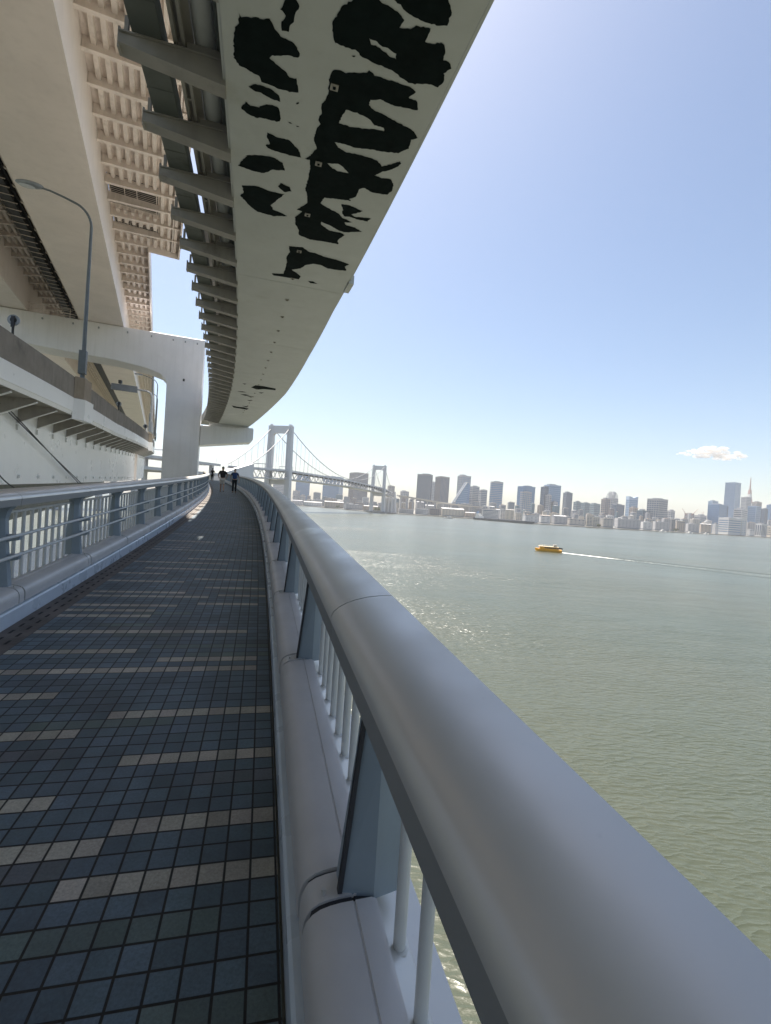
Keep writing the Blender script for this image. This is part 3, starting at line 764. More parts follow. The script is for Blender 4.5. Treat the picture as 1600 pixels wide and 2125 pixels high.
def lower_road():
    root = thing('lower_road_viaduct', 'lower road viaduct with brown concrete parapet above a smooth white girder', 'viaduct', P(40, -12.5, 0))
    ts = frange(-60, 128, 2)
    mb = MB(); mb.sweep(lambda t: [(-12.5, interp(t, [20, 31, 92, 128], [.05, -.14, -1.34, -1.6])), (-12.5, 4.55 + hl(t)), (-16.8, 4.55 + hl(t)), (-16.8, interp(t, [20, 31, 92, 128], [.05, -.14, -1.34, -1.6]))], ts)
    wg = mb.build('main_girder', M['white'], root)
    mb = MB(); mb.sweep(lambda t: [(-10.62, 4.56 + hl(t)), (-10.62, 5.4 + hl(t)), (-22, 5.4 + hl(t)), (-22, 4.56 + hl(t))], ts); mb.build('deck', M['brk'], root)
    mb = MB(); mb.sweep(lambda t: [(-10.72, 5.404 + hl(t)), (-10.72, 5.43 + hl(t)), (-21.5, 5.43 + hl(t)), (-21.5, 5.404 + hl(t))], ts); mb.build('roadway', M['asphalt'], root)
    mb = MB(); mb.sweep(lambda t: [(-10.5, 4.72 + hl(t)), (-10.46, 4.75 + hl(t)), (-10.46, 5.58 + hl(t)), (-10.5, 5.62 + hl(t)), (-10.61, 5.62 + hl(t)), (-10.61, 4.52 + hl(t)), (-10.56, 4.52 + hl(t))], ts); mb.build('fascia', M['white'], root)
    t = -59.1
    while t < 126:        # parapet panels with open joints
        t1 = min(t + 8.2, 127)
        mb = MB(); mb.sweep(lambda x: [(-10.51, 5.625 + hl(x)), (-10.53, 6.93 + hl(x)), (-10.72, 6.93 + hl(x)), (-10.72, 5.625 + hl(x))], frange(t, t1 - .02, 1)); mb.build('parapet', M['conc'], root)
        t = t1
    t = 0.34
    while t < 120:
        m = MB(); w = .02; h = hl(t)
        prof = [(-10.62, 4.42 + h), (-12.49, 3.5 + h), (-12.49, 4.55 + h), (-10.62, 4.55 + h)]
        m.add([P(t - w, o, z) for o, z in prof] + [P(t + w, o, z) for o, z in prof], [(0, 1, 2, 3), (7, 6, 5, 4), (0, 4, 5, 1), (1, 5, 6, 2), (2, 6, 7, 3), (3, 7, 4, 0)])
        b = m.build('bracket', M['brk'], root)
        m = MB(); m.hexa([P(t - .13, -10.62, 4.385 + h), P(t + .13, -10.62, 4.385 + h), P(t + .13, -12.49, 3.465 + h), P(t - .13, -12.49, 3.465 + h),
                          P(t - .13, -10.62, 4.415 + h), P(t + .13, -10.62, 4.415 + h), P(t + .13, -12.49, 3.495 + h), P(t - .13, -12.49, 3.495 + h)])
        m.arcbox(t - .12, t + .12, -12.49, -12.40, 3.1 + h, 3.42 + h)
        m.build('bracket_flange', M['white'], b)
        t += 3.23
    mb = MB(); mb.sweep([(-17.5, -4), (-17.5, -.75), (-21, -.75), (-21, -4)], frange(10, 96, 2)); mb.build('dark_filler_beam', M['tray'], root)  # added dark box filling the bright gap below the white girder
    t = 30.0
    while t < 90:         # small lugs along the foot of the girder
        m = MB(); m.arcbox(t - .08, t + .08, -12.49, -12.38, .22 - .02 * (t - 30), .42 - .02 * (t - 30)); m.build('lug', M['white'], wg); t += 3.23
    m = MB(); m.arcbox(89, 90.2, -12.5, -12.2, -1.3, 3.0); m.build('girder_stiffener', M['cream'], wg)
    for tc in (36.85, 87.2):        # lamp pulpits
        m = MB(); h = hl(tc)
        for a, b, z0, z1, out, mat in ((tc - 1.5, tc + 1.5, 5.63, 7.02, .42, 'pil_lit'), (tc - 1.7, tc + 1.7, 4.3, 5.62, .55, 'white')):
            m = MB()
            pts = [(a, -10.5), (a + .6, -10.5 + out), (b - .6, -10.5 + out), (b, -10.5)]
            m.add([P(t, o, z0 + h) for t, o in pts] + [P(t, o, z1 + h) for t, o in pts], [(0, 1, 2, 3), (7, 6, 5, 4), (0, 4, 5, 1), (1, 5, 6, 2), (2, 6, 7, 3), (3, 7, 4, 0)])
            m.build('lamp_pulpit' if mat == 'pil_lit' else 'pulpit_fascia', M[mat], root)
    m = MB(); h = hl(87)
    for t in frange(85.5, 89, .7): m.beam(P(t, -10.1, 7.0 + h), P(t, -10.1, 8.1 + h), .05, .05)
    for z in (7.5, 8.1): m.beam(P(85.5, -10.1, z + h), P(89, -10.1, z + h), .05, .05)
    m.build('pulpit_rail', M['galv'], root)


lower_road()

# footing and ground-level barge dock seen through the left balusters
def wires():
    for a, b, lab in (((29.38, 4.03), (47.4, -.7), 'lower of two dark cables slanting across the white girder, the longer pair'),
                      ((30.14, 4.0), (46.6, -.7), 'upper of two dark cables slanting across the white girder, the longer pair'),
                      ((29.2, .72), (31.8, -.3), 'short dark cable crossing the bottom left corner of the white girder')):
        pts = []
        for i in range(13):
            f = i / 12
            pts.append(P(a[0] + (b[0] - a[0]) * f, -12.2, a[1] + (b[1] - a[1]) * f - .25 * math.sin(math.pi * f) * .4))
        mb = MB(); mb.tube(pts, .032, 6)
        tag(mb.build('cable', M['wire'], None, 40), lab, 'cable')


wires()

# ------------------------------------------------------------------ street lamps, road sign, delineators
def street_lamp(t, o, h, label):
    base = P(t, o, h)
    a = head(t)
    r = thing('street_lamp', label, 'street lamp', base, 'street lamps on the road parapet')
    r.rotation_euler = (0, 0, a)
    def bld(mb, name, mat, par, smooth=None):
        ob = mb.build(name, mat, None, smooth); ob.parent = par; return ob
    m = MB(); m.box((0, 0, .04), (.5, .5, .08)); bld(m, 'base_plate', M['galv'], r)
    m = MB(); m.tube([(0, 0, .08), (0, 0, 1.0), (0, 0, 9.9)], [.14, .13, .085], 10)
    m.tube([(0, 0, 9.9)] + [(-1.3 * (1 - math.cos(q)), 0, 9.9 + 1.45 * math.sin(q)) for q in frange(R(8), R(72), R(8))] + [(-1.6, 0, 11.5), (-2.4, 0, 11.7), (-3.1, 0, 11.78)], [.085] + [.075] * 9 + [.065, .06, .055], 8)
    bld(m, 'pole', M['lampgrey'], r, 40)
    m = MB(); m.box((.0, -.1, 1.1), (.42, .42, 1.5)); bld(m, 'control_box', M['lampgrey'], r)
    m = MB(); m.blob((-3.5, 0, 11.8), (.78, .3, .19), 1, 0, 14); hd = bld(m, 'lamp_head', M['galv'], r, 60)
    m = MB(); m.blob((-3.6, 0, 11.73), (.52, .22, .19), 1, 0, 14); bld(m, 'lens', M['glass_lamp'], hd, 60)
    return r


l1 = street_lamp(36.85, -10.45, 7.05 + hl(37), 'nearest tall curved street lamp, standing on the pale pilaster of the concrete parapet')
for t, h, lab in ((87.2, 7.5, 'second street lamp, curving above the road sign beside the white column'),
                  (108, 7.2, 'third street lamp, its head just under the sign arm'),
                  (131, 7.2, 'smallest and farthest curved street lamp, close to the white column')):
    c = copy_tree(l1); c.location = P(t, -10.45, h); c.rotation_euler = (0, 0, head(t)); c['label'] = lab
    if t < 90: c.scale = (1.18, 1.18, 1.18)


def road_sign():
    t = 85.6
    b = P(t, -10.3, 6.6)
    r = thing('road_sign', 'dark overhanging road sign on a thick curved pole beside the white column', 'road sign', b)
    at_ = lambda o, h: P(t, -10.3 - o, 6.6 + h)
    m = MB(); m.tube([at_(0, 0), at_(0, 3), at_(0, 5.2), at_(.1, 5.75), at_(.4, 6.2), at_(.9, 6.4), at_(2.4, 6.45)], [.22, .2, .18, .17, .16, .15, .13], 10); m.build('pole', M['galv'], r, 40)
    m = MB(); m.box(at_(0, .9), (.5, .5, 1.5)); m.build('control_box', M['galv'], r)
    m = MB(); X = Vector(at_(1, 0)) - Vector(at_(0, 0)); m.box(at_(4.0, 6.4), (3.6, .35, .95), X, X.cross(Vector((0, 0, 1)))); pn = m.build('panel', M['signblue'], r)
    m = MB()
    for z in (-.3, 0, .3): m.box(Vector(at_(4.0, 6.4 + z)) - X.cross(Vector((0, 0, 1))) * -.22, (3.7, .1, .08), X, X.cross(Vector((0, 0, 1))))
    for o in (2.4, 3.3, 4.2, 5.1): m.box(Vector(at_(o, 6.4)) + X.cross(Vector((0, 0, 1))) * .2, (.09, .1, 1.0), X, X.cross(Vector((0, 0, 1))))
    m.build('panel_frame', M['galv'], pn)
    m = MB(); m.box(at_(4.6, 7.25), (.4, .4, .5)); m.tube([at_(4.6, 6.9), at_(4.6, 7.1)], .06, 6); m.build('warning_light', M['dark'], r)


road_sign()


def disc(t, lab, rad=.24):
    b = P(t, -10.62, 6.9 + hl(t))
    r = thing('traffic_mirror', lab, 'traffic mirror', b, 'round discs on the road parapet')
    at_ = lambda o, f, z: tuple(Vector(b) + Vector((math.cos(head(t)), math.sin(head(t)), 0)) * o + Vector((-math.sin(head(t)), math.cos(head(t)), 0)) * f + Vector((0, 0, z)))
    m = MB(); m.tube([at_(0, 0, -.2), at_(0, 0, .45)], .05, 8); m.build('post', M['dark'], r, 40)
    m = MB(); m.tube([at_(0, 0, .7), at_(0, .06, .7)], rad, 20); dd = m.build('disc', M['galv'], r, 40)
    m = MB(); m.tube([at_(0, -.03, .7), at_(0, -.004, .7)], rad * .52, 16); m.box(at_(0, -.05, .62), (.14, .06, .5)); m.build('clamp', M['dark'], dd)


disc(26.0, 'round disc on a short post above the near end of the concrete parapet')
disc(52.0, 'small dark round marker on the parapet behind the first street lamp', .22)
disc(79.0, 'small round marker on the parapet just left of the sign pole', .3)
# ------------------------------------------------------------------ people on the walkway
M['skin'] = paint('skin', (0.42, 0.27, 0.2), 0.55, 0.08, 6)
M['black_cloth'] = paint('black_cloth', (0.018, 0.018, 0.02), 0.85, 0.3, 9)
M['navy_cloth'] = paint('navy_cloth', (0.03, 0.045, 0.1), 0.85, 0.2, 9)
M['blue_cloth'] = paint('blue_cloth', (0.02, 0.05, 0.15), 0.8, 0.2, 9)
M['beige_cloth'] = paint('beige_cloth', (0.62, 0.58, 0.52), 0.85, 0.1, 9)
M['grey_hair'] = paint('grey_hair', (0.17, 0.16, 0.15), 0.7, 0.3, 30)
M['dark_hair'] = paint('dark_hair', (0.015, 0.013, 0.012), 0.6, 0.3, 30)
M['shoe'] = paint('shoe', (0.12, 0.12, 0.12), 0.6, 0.2, 9)


def skin_mesh(name, verts, edges, radii, mat, parent, root_i=0, levels=1):
    me = bpy.data.meshes.new(name); me.from_pydata(verts, edges, [])
    o = bpy.data.objects.new(name, me); COL.objects.link(o); o.parent = parent
    bm = bmesh.new(); bm.from_mesh(me)
    lay = bm.verts.layers.skin.verify()
    bm.verts.ensure_lookup_table()
    for i, v in enumerate(bm.verts):
        rr = radii[i]; v[lay].radius = rr if isinstance(rr, tuple) else (rr, rr)
        v[lay].use_root = (i == root_i)
    bm.to_mesh(me); bm.free()
    sk = o.modifiers.new('skin', 'SKIN'); sk.use_smooth_shade = True
    su = o.modifiers.new('sub', 'SUBSURF'); su.levels = levels; su.render_levels = levels
    me.materials.append(mat)
    return o


def person(t, o, label, pose, top, bottom, hair, shorts, pack=None, scale=1.0, yaw=0.0):
    b = P(t, o)
    r = thing('person', label, 'person', b)
    r.rotation_euler = (0, 0, head(t) + yaw); r.scale = (scale,) * 3
    v = []; e = []; rad = []
    def add(p, rr, frm=None):
        v.append(p); rad.append(rr)
        if frm is not None: e.append((frm, len(v) - 1))
        return len(v) - 1
    # x right, y forward (away from the camera), z up
    pel = add((0, 0, .95), (.155, .115)); wa = add((0, .01, 1.1), (.145, .105), pel); ch = add((0, .0, 1.3), (.175, .12), wa)
    nk0 = add((0, -.01, 1.47), (.075, .07), ch); nk = add((0, .0, 1.54), (.055, .055), nk0); hd = add((0, .02, 1.63), (.078, .092), nk); tp = add((0, .015, 1.71), (.07, .085), hd)
    nose = add((0, .115, 1.635), (.014, .02), hd)
    for s in (-1, 1): add((s * .082, .0, 1.635), (.012, .022), hd)
    legs = {}
    for s, (kn, an, toe) in ((-1, pose['L']), (1, pose['R'])):
        hp = add((s * .085, 0, .9), .088, pel); k = add((s * .09, kn[0], kn[1]), .058, hp); cf = add((s * .09, (kn[0] + an[0]) / 2 - .02, (kn[1] + an[1]) / 2 + .06), .055, k)
        a = add((s * .09, an[0], an[1]), .036, cf); he = add((s * .09, an[0] - .03, max(.035, an[1] - .05)), .034, a); to = add((s * .1, toe[0], toe[1]), (.04, .028), a)
        legs[s] = (v[hp], v[k], v[cf], v[a], v[to])
    arms = {}
    for s, (el, wr) in ((-1, pose['AL']), (1, pose['AR'])):
        sh = add((s * .185, -.01, 1.41), .06, ch); ee = add((s * el[0], el[1], el[2]), .042, sh); w = add((s * wr[0], wr[1], wr[2]), .028, ee)
        d = (Vector(v[w]) - Vector(v[ee])).normalized()
        pm = Vector(v[w]) + d * .06; p_ = add(tuple(pm), (.036, .02), w)
        side = d.cross(Vector((0, 1, 0))); side = side.normalized() if side.length > .1 else Vector((1, 0, 0))
        for i, (of, ln) in enumerate(((-.026, .07), (-.009, .08), (.009, .075), (.026, .058))):
            f1 = add(tuple(pm + d * .045 + side * of), .009, p_); f2 = add(tuple(pm + d * (.045 + ln * .55) + side * of + Vector((0, .012, 0))), .0085, f1); add(tuple(pm + d * (.045 + ln) + side * of + Vector((0, .03, 0))), .0075, f2)
        t1 = add(tuple(pm - d * .02 + side * .035 + Vector((0, .02, 0))), .01, p_); add(tuple(pm + d * .02 + side * .05 + Vector((0, .035, 0))), .009, t1)
        arms[s] = (v[sh], v[ee], v[w])
    body = skin_mesh('body', v, e, rad, M['skin'], r)
    # shirt: torso and sleeves as one garment
    V2 = [(0, 0, .93), (0, .01, 1.1), (0, 0, 1.3), (0, -.01, 1.45)]; E2 = [(0, 1), (1, 2), (2, 3)]; R2 = [(.175, .135), (.165, .125), (.195, .138), (.09, .085)]
    for s in (-1, 1):
        a, b2, c = [Vector(x) for x in arms[s]]
        V2.append(tuple(a)); R2.append(.076); E2.append((2, len(V2) - 1)); V2.append(tuple(a.lerp(b2, pose.get('sleeve', .75)))); R2.append(.06); E2.append((len(V2) - 2, len(V2) - 1))
    skin_mesh('shirt', V2, E2, R2, top, r)
    V3 = [(0, 0, .97)]; E3 = []; R3 = [(.165, .128)]
    for s in (-1, 1):
        hp, k, cf, a, to = [Vector(x) for x in legs[s]]
        V3.append(tuple(hp)); R3.append(.104); E3.append((0, len(V3) - 1)); V3.append(tuple(hp.lerp(k, .85 if shorts else 1))); R3.append(.088 if shorts else .074); E3.append((len(V3) - 2, len(V3) - 1))
        if not shorts:
            V3.append(tuple(cf)); R3.append(.068); E3.append((len(V3) - 2, len(V3) - 1)); V3.append(tuple(a + Vector((0, 0, .01)))); R3.append(.055); E3.append((len(V3) - 2, len(V3) - 1))
    skin_mesh('shorts' if shorts else 'trousers', V3, E3, R3, bottom, r)
    for s in (-1, 1):
        a, to = Vector(legs[s][3]), Vector(legs[s][4])
        skin_mesh('shoe', [tuple(a + Vector((0, -.045, -.045))), tuple(a.lerp(to, .5) + Vector((0, 0, -.02))), tuple(to)], [(0, 1), (1, 2)], [(.042, .04), (.045, .036), (.045, .03)], M['shoe'], r)
    m = MB(); m.blob((0, .0, 1.685), (.088, .105, .085), 2, .04, 12); hb = m.build('hair', hair, None, 60); hb.parent = r
    if pack:
        m = MB()
        pr = [(-.15, 1.05), (.15, 1.05), (.16, 1.25), (.13, 1.42), (-.13, 1.42), (-.16, 1.25)]
        m.add([(x, -.12, z) for x, z in pr] + [(x * .85, -.27, z - .01) for x, z in pr], [tuple(range(6)), tuple(reversed(range(6, 12)))] + [(i, (i + 1) % 6, 6 + (i + 1) % 6, 6 + i) for i in range(6)])
        for s in (-1, 1): m.tube([(s * .1, -.14, 1.42), (s * .11, .0, 1.49), (s * .12, .13, 1.4), (s * .13, .12, 1.2), (s * .12, -.12, 1.08)], .02, 6)
        ob = m.build('backpack', pack, None, 50); ob.parent = r
        md = ob.modifiers.new('bevel', 'BEVEL'); md.width = .02; md.segments = 2
    return r


walk_a = {'L': ((.16, .52), (.2, .1), (.34, .05)), 'R': ((.06, .5), (-.22, .16), (-.14, .045)), 'AL': ((.30, -.1, 1.16), (.25, .12, 1.04)), 'AR': ((.31, -.12, 1.17), (.24, .1, 1.03)), 'sleeve': .8}
walk_b = {'L': ((.02, .5), (-.05, .09), (.07, .035)), 'R': ((.1, .5), (.06, .09), (.19, .035)), 'AL': ((.29, -.05, 1.14), (.25, .02, .9)), 'AR': ((.31, -.03, 1.13), (.3, .08, .89)), 'sleeve': .6}
person(36.6, -1.34, 'person in black top and pale shorts walking away with elbows out', walk_a, M['black_cloth'], M['beige_cloth'], M['grey_hair'], True, None, 1.06)
person(36.9, -.50, 'person in dark trousers with a blue backpack walking away beside the water railing', walk_b, M['navy_cloth'], M['black_cloth'], M['grey_hair'], False, M['blue_cloth'], 1.02, -.1)
person(69, -1.45, 'small distant person in black near the bend of the left railing', walk_b, M['black_cloth'], M['black_cloth'], M['dark_hair'], False, None, 1.0)

# ------------------------------------------------------------------ water
def water():
    shore = [(-2600, 3300), (-1300, 2500), (-491, 2042), (-334, 1961), (-170, 1699), (0, 1330), (146, 1440), (262, 1412), (359, 1190), (532, 1210), (822, 1367), (1106, 1560), (1345, 1678), (2400, 2300), (4500, 3300)]
    ys = []
    nt = NT('sea_water')
    co = nt.coord()
    # wind ripples in three sizes, crests running across the wind
    rip = nt.noise(1.0, 2, .5, nt.coord((.5, 1.25, 1)))
    fine = nt.noise(1.0, 3, 0.6, nt.coord((1.5, 3.6, 1)))
    big = nt.noise(1.0, 2, 0.5, nt.coord((.07, .16, 1)))
    ridge = lambda n: nt.math('POWER', nt.math('SUBTRACT', 1.0, nt.math('ABSOLUTE', nt.math('SUBTRACT', nt.math('MULTIPLY', n, 2.0), 1.0))), 3.0)
    hgt = nt.math('ADD', nt.math('ADD', nt.math('MULTIPLY', ridge(fine), .018), nt.math('MULTIPLY', ridge(rip), .15)), nt.math('MULTIPLY', big, .8))
    patch = nt.ramp(nt.noise(1.0, 4, 0.6, nt.coord((.004, .011, 1))), .38, .62, .25, 1.0)
    b = nt.t.nodes.new('ShaderNodeBump'); b.inputs['Distance'].default_value = 1.0
    nt.l(patch, b.inputs['Strength'])
    nt.l(hgt, b.inputs['Height']); nt.l(b.outputs[0], nt.p.inputs['Normal'])
    murk = nt.ramp(nt.noise(.02, 3, .6), .35, .65)
    c = mixc(nt, murk, (0.041, 0.049, 0.029), (0.05, 0.053, 0.03))
    nt.l(c, nt.p.inputs['Base Color'])
    nt.p.inputs['Roughness'].default_value = .27
    nt.p.inputs['IOR'].default_value = 1.62
    M['water'] = nt.mat
    m = MB()
    m.add([(-5200, -900, 0), (5200, -900, 0), (5200, 5200, 0), (-5200, 5200, 0)], [(0, 1, 2, 3)])
    tag(m.build('water', nt.mat, None, recalc=False), kind='structure')
    # far shore: one sheet of ground with a low quay edge
    m = MB(); n = len(shore)
    top = [(x, y, 2.2) for x, y in shore] + [(5000, 5100, 2.2), (-5000, 5100, 2.2)]
    tri = tessellate_polygon([[Vector((x, y, 0)) for x, y, _ in top]])
    m.add(top, [tuple(f) for f in tri])
    for i in range(n - 1):
        a, c2 = shore[i], shore[i + 1]
        m.add([(a[0], a[1], -1), (c2[0], c2[1], -1), (c2[0], c2[1], 2.2), (a[0], a[1], 2.2)], [(0, 1, 2, 3)])
    M['shore'] = paint('quay_ground', (0.20, 0.19, 0.17), .9, .25, .02, stain=(0.08, 0.09, 0.06), stain_at=(.5, .65))
    tag(m.build('ground', M['shore'], None), kind='structure')
    return shore


SHORE = water()


def shore_y(px):
    """distance of the waterline in the direction of picture column px"""
    u = ray(px, 1062 + (px - 800) * .0664)[0]
    best = None
    for (x0, y0), (x1, y1) in zip(SHORE[:-1], SHORE[1:]):
        den = (x1 - x0) - u * (y1 - y0)
        if abs(den) < 1e-9: continue
        f = (u * y0 - x0) / den
        if 0 <= f <= 1: best = y0 + (y1 - y0) * f
    return best or 1500

# ------------------------------------------------------------------ suspension bridge
def bridge():
    T1 = far(584, 885, 712); T2 = far(788, 967, 1290)
    ax = Vector((T2.x - T1.x, T2.y - T1.y, 0)); L = ax.length; ax.normalize()
    rt = Vector((ax.y, -ax.x, 0))            # right-hand side, towards the viewer
    HW = 14.5
    root = thing('suspension_bridge', 'white double-deck suspension bridge with two portal towers across the bay', 'bridge', (T1.x, T1.y, 0))
    top = T1.z
    o0 = Vector((T1.x, T1.y, 0))
    def q(s, w, z): return tuple(o0 + ax * s + rt * w + Vector((0, 0, z)))
    dk = lambda s: interp(s, [-160, -114, 0, L / 2, L, L + 114, L + 170], [52, 54, 60.5, 66.5, 66, 60, 57])
    DEP = 11.5
    def q_beam(mb, s, w0, w1, z0, z1, d): 
        mb.hexa([q(s - d, w0, z0), q(s - d, w1, z0), q(s + d, w1, z0), q(s + d, w0, z0), q(s - d, w0, z1), q(s - d, w1, z1), q(s + d, w1, z1), q(s + d, w0, z1)])
    for s in (0, L):
        tw = MB(); d0, d1 = 4.4, 3.7
        for sd in (-1, 1):
            a = sd * 16.6; bt = sd * 14.9
            def ring(w, hw, hd, z): return [q(s - hd, w - hw, z), q(s - hd, w + hw, z), q(s + hd, w + hw, z), q(s + hd, w - hw, z)]
            r0 = ring(a, 4.2, 4.6, -2); r1 = ring(bt, 3.5, 3.8, top)
            tw.hexa(r0 + r1)
        tob = tw.build('tower', M['bridge'], root)
        m = MB()
        # top beam with rounded corners
        arc = [(-11.4, top - 22)] + [(-11.4 + 5 * (1 - math.cos(x)), top - 15 + 5 * math.sin(x)) for x in frange(0, R(90), R(15))]
        poly = [(-11.6, top - .5), (11.6, top - .5)] + [(-w, z) for w, z in arc] + [(w, z) for w, z in reversed(arc)]
        n = len(poly)
        tri = tessellate_polygon([[Vector((w, z, 0)) for w, z in poly]])
        m.add([q(s - 3.2, w, z) for w, z in poly] + [q(s + 3.2, w, z) for w, z in poly], [tuple(f) for f in tri] + [tuple(i + n for i in reversed(f)) for f in tri] + [(i, (i + 1) % n, n + (i + 1) % n, n + i) for i in range(n)])
        m2 = MB(); q_beam(m2, s, -11.5, 11.5, dk(s) - DEP - 9, dk(s) - DEP - 2, 3); m2.build('cross_beam', M['bridge'], tob)
        m.build('cross_beam', M['bridge'], tob)
        m = MB(); q_beam(m, s, -19, 19, top - .5, top + .6, 3.4)
        for sd in (-1, 1): q_beam(m, s, sd * 15 - 2, sd * 15 + 2, top + .6, top + 3, 2)
        m.build('saddle_cap', M['bridge'], tob)
        m = MB(); q_beam(m, s, -26, 26, -3, 5, 11); m.build('footing', M['deckc'], tob)
    ss = frange(-112, L + 112, 12)
    def cab(s):
        zt = top - 1.5
        if s < 0: return zt + (dk(-112) + 4 - zt) * (-s / 112) - 10 * (1 - (2 * (-s / 112) - 1) ** 2) * .5
        if s > L: return zt + (dk(L + 112) + 4 - zt) * ((s - L) / 112) - 10 * (1 - (2 * ((s - L) / 112) - 1) ** 2) * .5
        f = 2 * s / L - 1
        return dk(L / 2) + 3.5 + (zt - dk(L / 2) - 3.5) * f * f
    cs = sorted(set(frange(-112, 0, 8) + frange(0, L, 12) + frange(L, L + 112, 8)))
    for sd in (-1, 1):
        m = MB(); m.tube([q(s, sd * HW, cab(s)) for s in cs], .62, 6); m.build('main_cable', M['bcable'], root, 60)
        for s in frange(-104, L + 104, 16.5):
            if cab(s) - dk(s) < 5 or abs(s) < 3 or abs(s - L) < 3: continue
            m = MB(); m.tube([q(s, sd * HW, cab(s)), q(s, sd * HW, dk(s) - 1)], .2, 4); m.build('hanger', M['bcable'], root)
    # stiffening truss: chords, posts and diagonals both sides
    xs = frange(-112, L + 110, 11.3)
    for sd in (-1, 1):
        m = MB()
        for z0 in (0, -DEP):
            m.sweep([(sd * HW - .6, -.9), (sd * HW + .6, -.9), (sd * HW + .6, .6), (sd * HW - .6, .6)], xs, lambda s, w, h, z0=z0: q(s, w, dk(s) + z0 + h))
        for i in range(len(xs) - 1):
            a, b = (0, -DEP) if i % 2 else (-DEP, 0)
            m.beam(q(xs[i], sd * HW, dk(xs[i]) + a), q(xs[i + 1], sd * HW, dk(xs[i + 1]) + b), .8, .8)
        m.build('truss', M['truss'], root)
    m = MB(); m.sweep([(-14, -.4), (14, -.4), (14, .5), (-14, .5)], xs, lambda s, w, h: q(s, w, dk(s) + h)); m.build('upper_deck', M['asphalt'], root)
    m = MB(); m.sweep([(-14, -1.1), (14, -1.1), (14, .4), (-14, .4)], xs, lambda s, w, h: q(s, w, dk(s) - DEP + h))
    m.sweep([(-15.6, -.5), (-14.8, -.5), (-14.8, .9), (-15.6, .9)], xs, lambda s, w, h: q(s, w, dk(s) - DEP + h))
    m.sweep([(14.8, -.5), (15.6, -.5), (15.6, .9), (14.8, .9)], xs, lambda s, w, h: q(s, w, dk(s) - DEP + h)); m.build('lower_deck', M['truss'], root)
    m = MB()
    for sd in (-1, 1): m.sweep([(sd * 14.3 - .1, .5), (sd * 14.3 + .1, .5), (sd * 14.3 + .1, 2.1), (sd * 14.3 - .1, 2.1)], xs, lambda s, w, h: q(s, w, dk(s) + h))
    m.build('guard_wall', M['truss'], root)
    for s, w in ((25, 0), (-62, 0)):
        m = MB()
        for sd in (-1, 1): m.beam(q(s, sd * 11, dk(s)), q(s, sd * 11, dk(s) + 7.5), .6, .6)
        m.beam(q(s, -11.5, dk(s) + 7.5), q(s, 11.5, dk(s) + 7.5), .7, .9); m.build('sign_gantry', M['truss'], root)
    # anchorages
    m = MB(); z = dk(-112)
    pr = [(-172, 20), (-172, z - 10), (-108, z + 6.5), (-108, 20)]
    m.add([q(s, 13, h) for s, h in pr] + [q(s, 19.5, h) for s, h in pr], [(0, 1, 2, 3), (7, 6, 5, 4), (0, 4, 5, 1), (1, 5, 6, 2), (2, 6, 7, 3), (3, 7, 4, 0)])
    q_beam(m, -130, -19, 19.5, -2, z - 13, 26); m.build('near_anchorage', M['bridge'], root)
    m = MB(); s = L + 128
    for w in (-14, -5, 5, 14): q_beam(m, s - 12, w - 1.6, w + 1.6, -1, dk(s) - DEP - 2, 3)
    q_beam(m, s + 8, -19, 19, -1, dk(s) - DEP - 1, 16)
    pr = [(L + 116, dk(s) - DEP), (L + 116, dk(s) + 4), (L + 150, -1), (L + 125, -1)]
    m.add([q(x, 19.5, h) for x, h in pr] + [q(x, 23, h) for x, h in pr], [(0, 1, 2, 3), (7, 6, 5, 4), (0, 4, 5, 1), (1, 5, 6, 2), (2, 6, 7, 3), (3, 7, 4, 0)])
    an = m.build('far_anchorage', M['bridge'], root)
    # approach decks behind the near anchorage
    ap = thing('approach_viaduct', 'two-level elevated approach road seen beyond the bend of the railing', 'viaduct', q(-260, 0, 0))
    xs2 = frange(-420, -174, 12)
    dk2 = lambda s: interp(s, [-420, -300, -174], [44, 48.5, 52])
    m = MB()
    for z0, t_ in ((0, 1.6), (-10.5, 1.8)):
        m.sweep([(-15, -t_), (15, -t_), (15, .9), (14.7, .9), (14.7, 0), (-14.7, 0), (-14.7, .9), (-15, .9)], xs2, lambda s, w, h, z0=z0: q(s, w, dk2(s) + z0 + h))
    m.build('deck', M['truss'], ap)
    for s in frange(-410, -185, 37):
        m = MB(); q_beam(m, s, -13, -9, 0, dk2(s) - 1, 1.6); q_beam(m, s, 9, 13, 0, dk2(s) - 1, 1.6); q_beam(m, s, -14, 14, dk2(s) - 14, dk2(s) - 12, 1.7)
        m.build('pier', M['bridge'], ap)
    m = MB(); s = -255
    for w in (-12, 12): m.beam(q(s, w, dk2(s)), q(s, w, dk2(s) + 8), .7, .7)
    m.beam(q(s, -12, dk2(s) + 8), q(s, 12, dk2(s) + 8), .8, 1.4); m.build('sign_gantry', M['truss'], ap)
    for i, s in enumerate(frange(-330, -180, 21)):
        m = MB(); m.tube([q(s, 13.5 * (1 if i % 2 else -1), dk2(s)), q(s, 13.5 * (1 if i % 2 else -1), dk2(s) + 6 + 2 * (i % 2))], .16, 5)
        m.build('light_pole', M['truss'], ap)
    return root


bridge()
# ------------------------------------------------------------------ city on the far shore
def fmat(name, col, rough=.6):
    return paint(name, col, rough, .07, .02)


